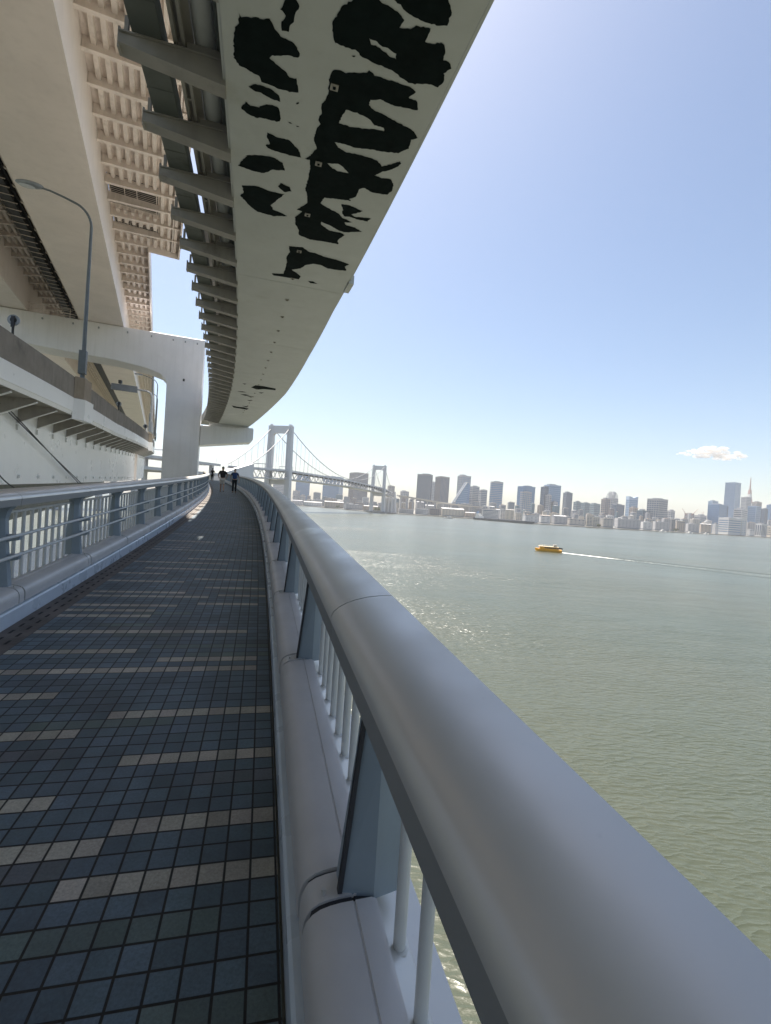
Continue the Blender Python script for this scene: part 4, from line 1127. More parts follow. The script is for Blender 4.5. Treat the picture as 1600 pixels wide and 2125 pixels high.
C = {
    'dgrey': fmat('far_dark_grey', (.20, .205, .22)), 'grey': fmat('far_grey', (.30, .31, .33)), 'lgrey': fmat('far_light_grey', (.37, .37, .385)),
    'brown': fmat('far_brown', (.27, .235, .225)), 'tan': fmat('far_tan', (.38, .32, .27)), 'cream': fmat('far_cream', (.47, .43, .37)),
    'white': fmat('far_white', (.54, .54, .54)), 'blue': fmat('far_blue', (.13, .22, .38), .3), 'dblue': fmat('far_dark_blue', (.08, .12, .18), .3),
    'pblue': fmat('far_pale_blue', (.27, .37, .50), .35), 'glass': fmat('far_window_glass', (.09, .13, .19), .12), 'pglass': fmat('far_pale_glass', (.12, .22, .36), .12),
    'red': fmat('far_red', (.30, .14, .12)), 'roof': fmat('far_roof', (.40, .38, .36)), 'teal': fmat('far_teal', (.13, .2, .24), .3),
}
GROUND = 2.2


class Block:
    """local frame of one building: x across, y away, on the ground at distance D"""
    def __init__(s, x0, x1, yt, D, yaw, depth):
        s.D = D
        u0 = ray(x0, 1062 + (x0 - 800) * .0664)[0]; u1 = ray(x1, 1062 + (x1 - 800) * .0664)[0]
        W = abs(u1 - u0) * D
        s.yaw = yaw
        mid = (x0 + x1) / 2
        c = far(mid, yt, D)
        s.c = Vector((c.x, c.y, GROUND)); s.h = c.z - GROUND
        w = W / (abs(math.cos(yaw)) + depth * abs(math.sin(yaw)))
        for _ in range(6):
            us = []
            for a in (-.5, .5):
                for b in (-.5, .5):
                    p = s.pt(a * w, b * w * depth, 0); us.append(p[0] / p[1])
            k = (u1 - u0) / (max(us) - min(us)); w *= k
            off = ((u0 + u1) / 2 - (max(us) + min(us)) / 2) * D; s.c.x += off
        s.w = w; s.d = w * depth

    def pt(s, x, y, z):
        c, n = math.cos(s.yaw), math.sin(s.yaw)
        return (s.c.x + x * c - y * n, s.c.y + x * n + y * c, s.c.z + z)

    def box(s, mb, x0, x1, y0, y1, z0, z1, top=1.0):
        mx, my = (x0 + x1) / 2, (y0 + y1) / 2
        f = lambda x, y: (mx + (x - mx) * top, my + (y - my) * top)
        mb.hexa([s.pt(x0, y0, z0), s.pt(x1, y0, z0), s.pt(x1, y1, z0), s.pt(x0, y1, z0),
                 s.pt(*f(x0, y0), z1), s.pt(*f(x1, y0), z1), s.pt(*f(x1, y1), z1), s.pt(*f(x0, y1), z1)])


def facade(b, root, x0, x1, y0, y1, z0, z1, style, wall, glass, top=1.0, roof=True, seed=1, low_=False):
    rnd = random.Random(seed)
    inset = min(.6, (x1 - x0) * .03)
    m = MB(); b.box(m, x0 + inset, x1 - inset, y0 + inset, y1 - inset, z0, z1, top)
    core = m.build('window_wall', C[glass], root)
    m = MB()
    fl = 7.2 if style != 'fine' else 3.6
    if low_: fl = 3.7
    k = z0 + (3 if low_ else 4)
    lerp = lambda z: 1 - (1 - top) * (z - z0) / max(1e-6, z1 - z0)
    mx, my = (x0 + x1) / 2, (y0 + y1) / 2
    def band(za, zb, out=0.0):
        t = lerp(za)
        b.box(m, mx + (x0 - mx) * t - out, mx + (x1 - mx) * t + out, my + (y0 - my) * t - out, my + (y1 - my) * t + out, za, zb)
    bh = {'glass': .9, 'grid': 3.0, 'bands': 4.0, 'fine': 1.5, 'stripes': .6, 'wall': 5.4}.get(style, 2.5)
    if low_: bh = {'wall': 2.9, 'bands': 1.9}.get(style, 2.1)
    if style != 'stripes':
        while k < z1 - 3:
            band(k, min(z1, k + bh)); k += fl
    band(z1 - (1.3 if low_ else 3 if style != 'glass' else 1.8), z1 + (.6 if low_ else 1.2), .1)
    band(z0, z0 + (1.2 if low_ else 4), .1)
    if style in ('grid', 'stripes', 'wall'):
        st = {'grid': 7, 'stripes': 5.5, 'wall': 9}[style]; pw = {'grid': 2.2, 'stripes': 2.6, 'wall': 5}[style]
        if low_: st, pw = (st * .7, pw * .7) if style != 'wall' else (9, 6)
        for lo_, hi_, fix, ax in ((x0, x1, y0, 0), (x0, x1, y1, 0), (y0, y1, x0, 1), (y0, y1, x1, 1)):
            n = max(2, int((hi_ - lo_) / st))
            for i in range(n + 1):
                c = lo_ + (hi_ - lo_) * i / n; a, e = max(lo_, c - pw / 2), min(hi_, c + pw / 2)
                if ax == 0: b.box(m, a, e, fix - .12, fix + .12, z0 + 4, z1 - 2)
                else: b.box(m, fix - .12, fix + .12, a, e, z0 + 4, z1 - 2)
    else:
        for sx in (x0, x1):
            for sy in (y0, y1):
                cx_, cy_ = (sx + (.5 if sx == x0 else -.5)), (sy + (.5 if sy == y0 else -.5))
                if top == 1.0: b.box(m, cx_ - .6, cx_ + .6, cy_ - .6, cy_ + .6, z0 + 4, z1 - 1)
    m.build('wall', C[wall], root)
    if roof:
        m = MB()
        w, d = x1 - x0, y1 - y0
        x = mx + w * top * rnd.uniform(-.15, .15)
        b.box(m, x - w * top * .3, x + w * top * .22, my - d * .25 * top, my + d * .25 * top, z1 + .4, z1 + rnd.uniform(3, 6))
        b.box(m, mx + w * .2 * top, mx + w * .38 * top, my - d * .1, my + d * .2 * top, z1 + .4, z1 + rnd.uniform(2, 4))
        rf = m.build('roof_plant', C['grey'] if wall not in ('grey',) else C['lgrey'], root)
        if rnd.random() < .6:
            m = MB(); p = b.pt(x, my, z1 + 3); m.tube([p, (p[0], p[1], p[2] + rnd.uniform(5, 11))], [.5, .25], 5); m.build('mast', C['lgrey'], rf)


def tower(label, x0, x1, yt, D, style='grid', wall='grey', glass='glass', yaw=.35, depth=.8, parts=None, top=1.0, kind='tower', cat=None):
    b = Block(x0, x1, yt, D, yaw, depth)
    name = {'tower': 'tower_block', 'office': 'office_building', 'low': 'building'}.get(kind, kind)
    r = thing(name, label, cat or {'tower': 'tower block', 'office': 'office building'}.get(kind, 'building'), tuple(b.c))
    w, d, h = b.w / 2, b.d / 2, b.h
    if parts is None:
        facade(b, r, -w, w, -d, d, 0, h, style, wall, glass, top, seed=int(x0))
    else:
        for fx0, fx1, fy0, fy1, fh, st, wl, gl in parts:
            facade(b, r, -w + fx0 * 2 * w, -w + fx1 * 2 * w, -d + fy0 * 2 * d, -d + fy1 * 2 * d, 0, h * fh, st, wl, gl, seed=int(x0 + fx0 * 9))
    return b, r


MARKS = []
def mark(px, name): MARKS.append((px, name))


# left group, behind the suspension bridge
tower('blue glass tower seen under the bridge deck, left one of two', 611, 640, 985, 2350, 'glass', 'blue', 'pglass', .2, .7)
tower('blue glass tower seen under the bridge deck, right one of two', 667, 709, 990, 2350, 'glass', 'blue', 'pglass', -.3, .6)
tower('wide brown tower rising behind the bridge deck left of its far pylon', 720.6, 760, 982, 2250, 'stripes', 'brown', 'glass', .45, .9)
tower('grey lilac block under the bridge just left of the near pylon foot', 564, 591, 999, 2300, 'bands', 'lgrey', 'glass', .2, .7)
tower('small brownish block peeking out right of the far bridge pylon', 801, 816, 1009, 2300, 'grid', 'brown', 'glass', .3, .8)
tower('squat grey block low behind the far bridge anchorage', 828, 846, 1020, 2250, 'grid', 'grey', 'glass', .3, .8)
# middle group
tower('dark grey slab tower, leftmost of the tall group right of the bridge', 861, 893, 985, 1900, 'fine', 'dgrey', 'glass', -.3, .6)
tower('thin pale tower squeezed between the dark slab and the brown striped tower', 892, 899, 1001, 2200, 'grid', 'lgrey', 'glass', .2, .9)
tower('brown tower with vertical stripes left of the triangular building', 898.5, 928, 990, 1950, 'stripes', 'brown', 'glass', .5, .9)
tower('grey patterned tower rising behind the triangular blue building', 944, 972, 988, 2050, 'grid', 'grey', 'pglass', .4, .9)
tower('grey stepped block right behind the triangular blue building', 970, 991, 1010, 2000, 'bands', 'grey', 'glass', .3, .9)
tower('flat grey block right of the stepped grey one, left of the rounded tower', 990, 1007.5, 1017, 1950, 'bands', 'grey', 'glass', .2, .9)
tower('wide blue grey office tower with lower pale wing, right of the rounded tower', 1065, 1111, 1010, 1750, yaw=.3, depth=.8, kind='office',
      parts=[(.15, 1, .3, 1, 1, 'glass', 'blue', 'pglass'), (0, .62, 0, .3, .83, 'grid', 'grey', 'pglass')])
tower('tall blue glass office tower with pale low wing at its foot', 1116, 1164, 1007, 1800, yaw=.25, depth=.7, kind='office',
      parts=[(.24, 1, .3, 1, 1, 'glass', 'pblue', 'pglass'), (0, .3, .35, .9, .94, 'glass', 'dblue', 'glass'), (.05, .3, 0, .3, .72, 'grid', 'lgrey', 'glass'), (.45, .72, 0, .28, .55, 'bands', 'lgrey', 'glass')])
tower('dark blue slab attached to the right of the tall blue glass office tower', 1164.5, 1184, 1023, 1850, 'glass', 'dblue', 'glass', .2, .9)
tower('dark teal block, left one of the low pair right of the dark blue slab', 1187, 1203, 1042, 1900, 'bands', 'teal', 'glass', .3, .9)
tower('dark teal block, right one of the low pair, left of the brown tower', 1203, 1221, 1044, 1950, 'grid', 'teal', 'glass', .3, .9)
tower('long dark teal block directly left of the brown tower', 1221, 1243, 1046, 1900, 'bands', 'teal', 'glass', .2, .9)
tower('brown tower in front of the crowned tower', 1244, 1263, 1036, 1800, 'grid', 'brown', 'glass', .3, .9)
tower('dark blue block in front of the crowned tower on its right', 1267, 1293, 1048, 1750, 'glass', 'dblue', 'glass', .2, .8)
tower('low tan block between the pale winged tower and the dark glass block', 1303, 1321, 1054, 1700, 'grid', 'tan', 'glass', .3, .8)
tower('dark glass block left of the big grid fronted slab', 1319, 1343, 1060, 1650, 'glass', 'teal', 'glass', .4, .9)
tower('big grey slab tower with a striped pale left face', 1339, 1382, 1036, 1650, 'grid', 'grey', 'glass', .5, .8)
tower('slender grey block just right of the big grid fronted slab', 1381, 1398, 1060, 1900, 'grid', 'lgrey', 'glass', .3, .9)
tower('grey half-built tower under the cranes', 1418, 1438, 1066, 1900, 'grid', 'brown', 'glass', .3, .9)
tower('low pale block between the crane tower and the blue glass box', 1438, 1464, 1070, 1800, 'bands', 'lgrey', 'glass', .3, .8)
# right group
tower('tallest tower on the right, smooth blue and slightly tapering', 1496, 1532, 1002, 2300, 'glass', 'blue', 'pglass', .5, .9, top=.93)
tower('pale blue slab behind the blue glass box, left of the tallest tower', 1465, 1486, 1040, 2200, 'glass', 'pblue', 'pglass', .2, .7)
tower('blue glass box tower with dark right side, in front of the tallest tower', 1465, 1512, 1048, 1800, yaw=.35, depth=.7, kind='office',
      parts=[(0, .72, 0, 1, 1, 'glass', 'blue', 'pglass'), (.72, 1, .2, 1, .97, 'glass', 'dblue', 'glass')])
tower('grey tower left of the red and white lattice mast', 1532, 1554, 1032, 2400, 'bands', 'grey', 'glass', .3, .8)
tower('brown block right behind the lattice mast', 1556, 1576, 1042, 2300, 'grid', 'brown', 'glass', .2, .8)
tower('white and dark striped block right of the tallest tower at its foot', 1519, 1548, 1057, 1800, 'bands', 'white', 'glass', .4, .8)
tower('pale curtain glass tower in front of the lattice mast', 1547, 1576, 1051, 1850, 'glass', 'pblue', 'pglass', .4, .9)
tower('dark glass tower, right neighbour of the pale curtain glass tower', 1575, 1590, 1056, 1800, 'glass', 'dblue', 'glass', .2, 1)
tower('blue grey slab at the right edge of the skyline', 1586, 1602, 1048, 2100, 'glass', 'blue', 'pglass', .2, .9)
tower('big white waterfront office block with a dark vertical slot', 1489, 1547, 1076, 1600, yaw=.25, depth=.5, kind='office',
      parts=[(0, .71, 0, 1, 1, 'bands', 'white', 'pglass'), (.71, .74, .1, .9, .97, 'glass', 'dblue', 'glass'), (.74, 1, 0, 1, 1.0, 'wall', 'white', 'pglass')])
tower('narrow white block just left of the white waterfront office block', 1477, 1489.5, 1088, 1560, 'wall', 'white', 'pglass', .3, .9)
tower('white block with window columns at the far right waterfront', 1566, 1590, 1088, 1680, 'stripes', 'white', 'glass', .3, .8)
tower('pale banded block cut by the right edge of the photograph', 1589, 1608, 1093, 1700, 'bands', 'cream', 'glass', .2, .8)

# special shapes
def triangle():
    b = Block(921, 970, 1001, 1800, .12, .5)
    r = thing('triangular_building', 'triangular blue glass building with a white sloping edge', 'office building', tuple(b.c))
    w, d, h = b.w / 2, b.d / 2, b.h
    pr = [(-w, 3), (w, 3), (w * .92, h * .97), (w * .78, h)]
    m = MB(); m.add([b.pt(x, -d, z) for x, z in pr] + [b.pt(x, d, z) for x, z in pr], [(0, 1, 2, 3), (7, 6, 5, 4), (0, 4, 5, 1), (1, 5, 6, 2), (2, 6, 7, 3), (3, 7, 4, 0)])
    m.build('glass_face', C['pglass'], r)
    m = MB(); k = 8
    while k < h - 6:
        f = k / h; xl = -w + (w * 1.78) * f + 1.5
        m.hexa([b.pt(xl, -d - .25, k), b.pt(w * .98, -d - .25, k), b.pt(w * .98, d + .2, k), b.pt(xl, d + .2, k), b.pt(xl + 2, -d - .25, k + 1.5), b.pt(w * .98, -d - .25, k + 1.5), b.pt(w * .98, d + .2, k + 1.5), b.pt(xl + 2, d + .2, k + 1.5)]); k += 7
    m.build('floor_bands', C['pblue'], r)
    for y in (-d - .6, d * .2):
        m = MB(); m.beam(b.pt(-w - 3, y, 2), b.pt(w * .76, y, h + 2), 3.2, 3.2); m.build('sloping_frame', C['white'], r)
    m = MB(); b.box(m, w * .88, w * 1.04, -d - .8, d, 0, h * .95); m.build('end_wall', C['blue'], r)


triangle()


def rounded():
    b = Block(1010, 1042, 1001, 1900, 0, 1)
    r = thing('rounded_tower', 'blue grey tower with rounded sides standing alone between two lower groups', 'tower block', tuple(b.c))
    w, h = b.w / 2, b.h
    def ring(z, k): return [b.pt(w * k * math.copysign(abs(math.cos(a)) ** .55, math.cos(a)), w * .7 * k * math.copysign(abs(math.sin(a)) ** .55, math.sin(a)), z) for a in frange(0, 2 * math.pi, math.pi / 14)[:-1]]
    m = MB()
    def drum(z0, z1, k0, k1):
        a = ring(z0, k0) + ring(z1, k1); n = len(a) // 2
        m.add(a, [(i, (i + 1) % n, n + (i + 1) % n, n + i) for i in range(n)] + [tuple(range(n, 2 * n)), tuple(reversed(range(n)))])
    drum(0, h, .97, .97); m.build('window_wall', C['pglass'], r)
    m = MB(); k = 3
    while k < h: drum(k, min(h + 1, k + 2.6), 1.0, 1.0); k += 7
    drum(h - 3, h + 2, 1.0, .98); m.build('floor_bands', C['grey'], r)
    m = MB(); drum(h + 1, h + 5, .5, .5); m.build('roof_plant', C['grey'], r)


rounded()


def crowned():
    b = Block(1253, 1279, 1020, 2000, .5, .9)
    r = thing('crowned_tower', 'tower with a rounded lattice crown behind the brown tower', 'tower block', tuple(b.c))
    w, d, h = b.w / 2, b.d / 2, b.h
    facade(b, r, -w, w, -d, d, 0, h * .8, 'grid', 'lgrey', 'glass', roof=False)
    m = MB()
    for i in range(5):
        k = 1 - i * .13; z = h * .8 + i * h * .045
        b.box(m, -w * k, w * k, -d * k, d * k, z, z + h * .018)
    for x in (-.8, -.3, .3, .8):
        m.tube([b.pt(w * x, -d, h * .78), b.pt(w * x * .95, -d * .9, h * .9), b.pt(w * x * .6, -d * .4, h)], 1.1, 5)
        m.tube([b.pt(w * x, d, h * .78), b.pt(w * x * .95, d * .9, h * .9), b.pt(w * x * .6, d * .4, h)], 1.1, 5)
    b.box(m, -w * .55, w * .55, -d * .5, d * .5, h * .8, h * .97); m.build('lattice_crown', C['white'], r)


crowned()


def winged():
    b = Block(1295, 1320, 1030, 2000, .1, .6)
    r = thing('winged_tower', 'pale blue tower whose top dips between two raised corners', 'tower block', tuple(b.c))
    w, d, h = b.w / 2, b.d / 2, b.h
    facade(b, r, -w, w, -d, d, 0, h * .9, 'glass', 'pblue', 'pglass', roof=False)
    m = MB()
    pr = [(-w, h * .9), (w, h * .9), (w, h), (w * .6, h * .985), (0, h * .95), (-w * .6, h * .985), (-w, h)]
    m.add([b.pt(x, -d, z) for x, z in pr] + [b.pt(x, d, z) for x, z in pr], [tuple(range(7)), tuple(reversed(range(7, 14)))] + [(i, (i + 1) % 7, 7 + (i + 1) % 7, 7 + i) for i in range(7)]); m.build('dipped_roof', C['pblue'], r)


winged()


def lattice_tower():
    D = 3000
    tp = far(1558.5, 991, D); c = Vector((tp.x, tp.y, GROUND)); H = tp.z - GROUND
    r = thing('lattice_tower', 'red and white lattice broadcasting tower with a thin spire', 'tower', tuple(c))
    wd = lambda f: H * (.13 * (1 - f) ** 2.2 + .006)
    lv = [0, .1, .2, .3, .38, .46, .54, .62, .7, .78]
    for i in range(len(lv) - 1):
        m = MB(); a, b_ = lv[i], lv[i + 1]
        P4 = lambda f: [c + Vector((sx * wd(f), sy * wd(f), H * f)) for sx, sy in ((-1, -1), (1, -1), (1, 1), (-1, 1))]
        A, B = P4(a), P4(b_)
        for k in range(4):
            m.beam(A[k], B[k], H * .012, H * .012); m.beam(A[k], B[(k + 1) % 4], H * .006, H * .006); m.beam(A[(k + 1) % 4], B[k], H * .006, H * .006); m.beam(B[k], B[(k + 1) % 4], H * .007, H * .007)
        m.build('lattice', C['red'] if i % 2 == 0 else C['white'], r)
    m = MB(); m.box(c + Vector((0, 0, H * .42)), (H * .085, H * .085, H * .04)); m.box(c + Vector((0, 0, H * .72)), (H * .03, H * .03, H * .03)); m.build('observation_deck', C['white'], r)
    m = MB(); m.tube([c + Vector((0, 0, H * f)) for f in (.76, .85, .93, 1)], [H * .014, H * .011, H * .007, H * .004], 6); m.build('spire', C['red'], r)


lattice_tower()


def cranes():
    for i, (px, yt, lean, lab) in enumerate(((1424, 1058, -.6, 'thin tower crane over the half-built grey tower, jib to the left'), (1436, 1058, .75, 'thin tower crane over the half-built grey tower, jib to the right'), (1458, 1064, .1, 'upright thin mast right of the two tower cranes'))):
        D = 1880; p = far(px, 1072, D); q_ = far(px, yt, D)
        r = thing('tower_crane', lab, 'crane', (p.x, p.y, p.z - 6))
        m = MB(); m.beam((p.x, p.y, p.z - 6), (p.x, p.y, p.z + 6), 1.2, 1.2); m.build('mast', C['lgrey'], r)
        L = q_.z - p.z
        m = MB(); m.beam((p.x - lean * 5, p.y, p.z + 3), (p.x + lean * L * 1.1, p.y, p.z + 4 + L), 1, 1); m.beam((p.x, p.y, p.z + 6), (p.x + lean * L * .6, p.y, p.z + 4 + L * .55), .4, .4); m.build('jib', C['red'], r)


cranes()

# low buildings: waterfront row and the roofs behind it
LAND = [(612, 'left blue glass tower'), (688, 'right blue glass tower'), (740, 'wide brown tower'), (790, 'far bridge pylon'), (840, 'squat grey block'), (877, 'dark grey slab tower'), (913, 'brown striped tower'), (948, 'triangular building'), (1026, 'rounded tower'), (1088, 'pale-winged office tower'),
        (1140, 'tall blue glass office tower'), (1174, 'dark blue slab'), (1204, 'dark teal pair'), (1254, 'crowned tower'), (1307, 'winged tower'), (1360, 'big grid fronted slab'), (1390, 'slender grey block'), (1428, 'crane tower'), (1488, 'blue glass box tower'), (1516, 'tallest tower'), (1560, 'lattice mast'), (1590, 'dark glass tower')]
used = {}


def low(px0, px1, yt, D, wall, style, row, rnd, depth):
    mid = (px0 + px1) / 2
    lm = min(LAND, key=lambda a: abs(a[0] - mid))
    rel = 'below' if abs(lm[0] - mid) < 9 else ('left of' if mid < lm[0] else 'right of')
    w = px1 - px0
    size = 'tiny' if w < 9 else 'small' if w < 16 else 'medium' if w < 28 else 'long'
    colr = {'white': 'white', 'cream': 'cream', 'lgrey': 'pale grey', 'grey': 'grey', 'tan': 'tan', 'brown': 'brownish', 'roof': 'beige', 'teal': 'dark teal', 'dgrey': 'dark grey', 'red': 'reddish'}[wall]
    kindw = {'wall': 'warehouse', 'bands': 'banded block', 'grid': 'block', 'stripes': 'ribbed block', 'fine': 'block'}[style]
    rowt = 'on the waterfront' if row == 0 else 'in the second row' if row == 1 else 'in the back row'
    key = f'{size} {colr} {kindw} {rowt} {rel} the {lm[1]}'
    n = used.get(key, 0); used[key] = n + 1
    if n: key = ['second ', 'third ', 'fourth ', 'fifth '][min(n - 1, 3)] + key
    b = Block(px0, px1, yt, D, rnd.uniform(-.35, .35), depth)
    if b.h < 4: b.h = 4
    r = thing('warehouse' if style == 'wall' else 'building', key, 'warehouse' if style == 'wall' else 'building', tuple(b.c))
    wd, d, h = b.w / 2, b.d / 2, b.h
    facade(b, r, -wd, wd, -d, d, 0, h, style, wall, 'glass', roof=False, low_=True)
    m = MB()
    if style == 'wall' and rnd.random() < .6:
        pr = [(-d * 1.03, h + .62), (0, h + .6 + min(4, d * .2)), (d * 1.03, h + .62)]
        m.add([b.pt(-wd * 1.02, y, z) for y, z in pr] + [b.pt(wd * 1.02, y, z) for y, z in pr], [(0, 1, 2), (5, 4, 3), (0, 3, 4, 1), (1, 4, 5, 2), (2, 5, 3, 0)])
    else:
        b.box(m, -wd + .3, wd - .3, -d + .3, d - .3, h + .3, h + .9)
        b.box(m, -wd * .5, -wd * .1, -d * .4, d * .4, h + .8, h + 3.2); b.box(m, wd * .2, wd * .6, -d * .3, d * .3, h + .8, h + 2.2)
    m.build('roof', C[rnd.choice(['roof', 'lgrey', 'white', 'roof', 'tan'])], r)


def low_rise():
    rnd = random.Random(21)
    sy = lambda px: interp(px, [560, 630, 700, 800, 900, 985, 1110, 1250, 1400, 1500, 1600], [1045, 1050, 1056, 1066, 1071, 1077, 1088, 1097, 1105, 1110, 1116])
    rows = {0: [(606, 628, 10, 'lgrey', 'wall'), (630, 668, 9, 'white', 'wall'), (672, 712, 13, 'tan', 'wall'), (714, 752, 12, 'lgrey', 'wall'), (754, 784, 12, 'tan', 'wall'), (826, 858, 12, 'lgrey', 'grid'),
                (862, 888, 14, 'white', 'bands'), (892, 912, 15, 'brown', 'grid'), (914, 962, 17, 'cream', 'wall'), (964, 986, 12, 'tan', 'wall'), (1000, 1034, 22, 'white', 'bands'), (1036, 1047, 25, 'white', 'grid'), (1048, 1066, 25, 'cream', 'wall'), (1068, 1082, 20, 'cream', 'grid'),
                (1084, 1116, 18, 'white', 'wall'), (1118, 1142, 19, 'white', 'wall'), (1144, 1175, 20, 'lgrey', 'wall'), (1177, 1214, 16, 'roof', 'wall'), (1216, 1228, 26, 'cream', 'grid'), (1229, 1243, 23, 'cream', 'grid'), (1245, 1272, 21, 'roof', 'wall'), (1274, 1326, 22, 'lgrey', 'wall'), (1329, 1352, 18, 'white', 'wall'), (1354, 1388, 20, 'lgrey', 'wall'), (1390, 1400, 26, 'dgrey', 'grid'), (1401, 1420, 24, 'tan', 'grid'), (1422, 1450, 19, 'lgrey', 'wall'), (1451, 1475, 20, 'tan', 'wall'), (1549, 1565, 14, 'white', 'wall')],
            1: [], 2: []}
    px = 606
    while px < 1600:
        w = rnd.uniform(9, 24); rows[1].append((px, px + w, rnd.uniform(19, 30) if px > 800 else rnd.uniform(14, 22), rnd.choice(['white', 'lgrey', 'cream', 'tan', 'roof', 'grey', 'lgrey']), rnd.choice(['grid', 'bands', 'wall', 'grid']))); px += w + rnd.uniform(1, 5)
    px = 606
    while px < 1600:
        w = rnd.uniform(6, 15); rows[2].append((px, px + w, rnd.uniform(24, 42) if px > 800 else rnd.uniform(18, 30), rnd.choice(['lgrey', 'grey', 'tan', 'brown', 'teal', 'white', 'grey']), rnd.choice(['grid', 'bands', 'stripes']))); px += w + rnd.uniform(1, 7)
    for row, lst in rows.items():
        for x0, x1, hgt, wall, style in lst:
            mid = (x0 + x1) / 2
            D = shore_y(mid) + (45 if row == 0 else 150 if row == 1 else 270) + rnd.uniform(0, 30)
            low(x0, x1, sy(mid) - hgt, D, wall, style, row, rnd, .45 if row == 0 else .8)


low_rise()


def expressway():
    pts = [(826, 1027), (850, 1031), (880, 1036), (910, 1041), (945, 1046), (985, 1050), (1020, 1053), (1050, 1056)]
    Ds = [1460, 1480, 1500, 1520, 1540, 1560, 1590, 1620]
    w3 = [far(x, y, d) for (x, y), d in zip(pts, Ds)]
    r = thing('expressway', 'pale elevated expressway curving down along the far shore in front of the triangular building', 'elevated road', (w3[0].x, w3[0].y, GROUND))
    m = MB()
    for a, b in zip(w3[:-1], w3[1:]):
        d = (b - a); n = Vector((-d.y, d.x, 0)).normalized() * 8
        m.hexa([a - n - Vector((0, 0, 4)), a + n - Vector((0, 0, 4)), b + n - Vector((0, 0, 4)), b - n - Vector((0, 0, 4)), a - n, a + n, b + n, b - n])
    m.build('deck', C['cream'], r)
    for a, b in zip(w3[:-1], w3[1:]):
        for f in (.25, .75):
            p = a.lerp(b, f); m = MB(); m.box((p.x, p.y, (p.z - 4 + GROUND) / 2), (4.5, 4.5, p.z - 4 - GROUND)); m.box((p.x, p.y, p.z - 5.2), (12, 5, 2.2)); m.build('pier', C['lgrey'], r)


expressway()

# trees on the quay near the far pylon
M['leaf'] = paint('foliage', (0.06, 0.085, 0.035), .8, .4, .5)
M['bark'] = paint('bark', (0.1, 0.08, 0.06), .9, .2, 1)


def tree(px, D, h, w, lab, seed):
    p = far(px, 1060, D); b = Vector((p.x, p.y, GROUND))
    r = thing('tree', lab, 'tree', tuple(b), 'trees along the far quay')
    rnd = random.Random(seed)
    m = MB(); m.tube([b, b + Vector((0, 0, h * .4)), b + Vector((.3, .2, h * .75))], [w * .06, w * .045, w * .02], 6)
    for k in range(4):
        a = k * 1.7; m.tube([b + Vector((0, 0, h * .35)), b + Vector((math.cos(a) * w * .3, math.sin(a) * w * .3, h * .6))], [w * .03, w * .01], 5)
    m.build('trunk', M['bark'], r)
    m = MB()
    cl = [(rnd.uniform(-.36, .36) * w, rnd.uniform(-.3, .3) * w, h * rnd.uniform(.4, .85), rnd.uniform(.16, .26) * w) for _ in range(9)]
    for cx_, cy_, cz, cr in cl:
        for _ in range(55):
            d = Vector((rnd.gauss(0, 1), rnd.gauss(0, 1), rnd.gauss(0, .8))).normalized() * cr * rnd.uniform(.6, 1.05)
            c = b + Vector((cx_, cy_, cz)) + d; s = rnd.uniform(.5, 1.1)
            a = Vector((rnd.gauss(0, 1), rnd.gauss(0, 1), rnd.gauss(0, 1))).normalized() * s; e = a.cross(Vector((rnd.gauss(0, 1), rnd.gauss(0, 1), rnd.gauss(0, 1)))).normalized() * s
            m.add([c - a, c + e, c + a, c - e], [(0, 1, 2, 3)])
    m.build('crown', M['leaf'], r, recalc=False)


for i, (px, D, h, w, lab) in enumerate(((722, 1660, 13, 17, 'leftmost dark tree on the quay, left of the far pylon'), (733, 1640, 16, 20, 'second dark tree on the quay, taller, beside the leftmost one'), (744, 1620, 14, 19, 'third dark tree on the quay, below the wide brown tower'),
                                        (783, 1420, 12, 20, 'dark tree at the foot of the far pylon, between its legs'), (700, 1740, 9, 14, 'small tree low on the quay below the blue glass towers'), (846, 1460, 9, 12, 'small tree under the pale expressway'), (1246, 1245, 8, 12, 'small tree on the quay below the crowned tower'), (1405, 1400, 9, 13, 'small tree on the quay under the half-built tower'))):
    tree(px, D, h, w, lab, i + 3)

# ------------------------------------------------------------------ boats
M['boat_yellow'] = paint('boat_yellow', (0.85, 0.42, 0.03), .35, .05, .5)
M['boat_white'] = paint('boat_white', (0.72, 0.70, 0.66), .4, .05, .5)
M['boat_roof'] = paint('boat_roof', (0.66, 0.55, 0.36), .5, .05, .5)
M['hull'] = paint('ship_hull', (0.07, 0.085, 0.1), .6, .2, .05)


def hull(mb, b, f, s, L, W, H, bow=.25):
    """boat hull along f (bow at +f), s sideways"""
    st = [(-.5, .9, 0), (-.3, 1, 0), (.2, 1, 0), (.36, .75, .08), (.46, .35, .18), (.5, .06, .26)]
    n0 = len(mb.v)
    for x, w, up in st:
        for k, z in ((.7, -.3), (1, .45), (1.04, 1)):
            for sd in (-1, 1):
                mb.v.append(tuple(b + f * (x * L + (z * .03 * L if x > .3 else 0)) + s * (sd * w * k * W / 2) + Vector((0, 0, H * (z + (up * z if z > 0 else 0))))))
    for i in range(len(st) - 1):
        o = n0 + i * 6
        for a, c in ((0, 2), (2, 4)):
            mb.f.append((o + a, o + a + 6, o + c + 6, o + c)); mb.m.append(0)
            mb.f.append((o + a + 1, o + c + 1, o + c + 7, o + a + 7)); mb.m.append(0)
        mb.f.append((o + 4, o + 10, o + 11, o + 5)); mb.m.append(0)
    mb.f.append((n0, n0 + 2, n0 + 4, n0 + 5, n0 + 3, n0 + 1)); mb.m.append(0)


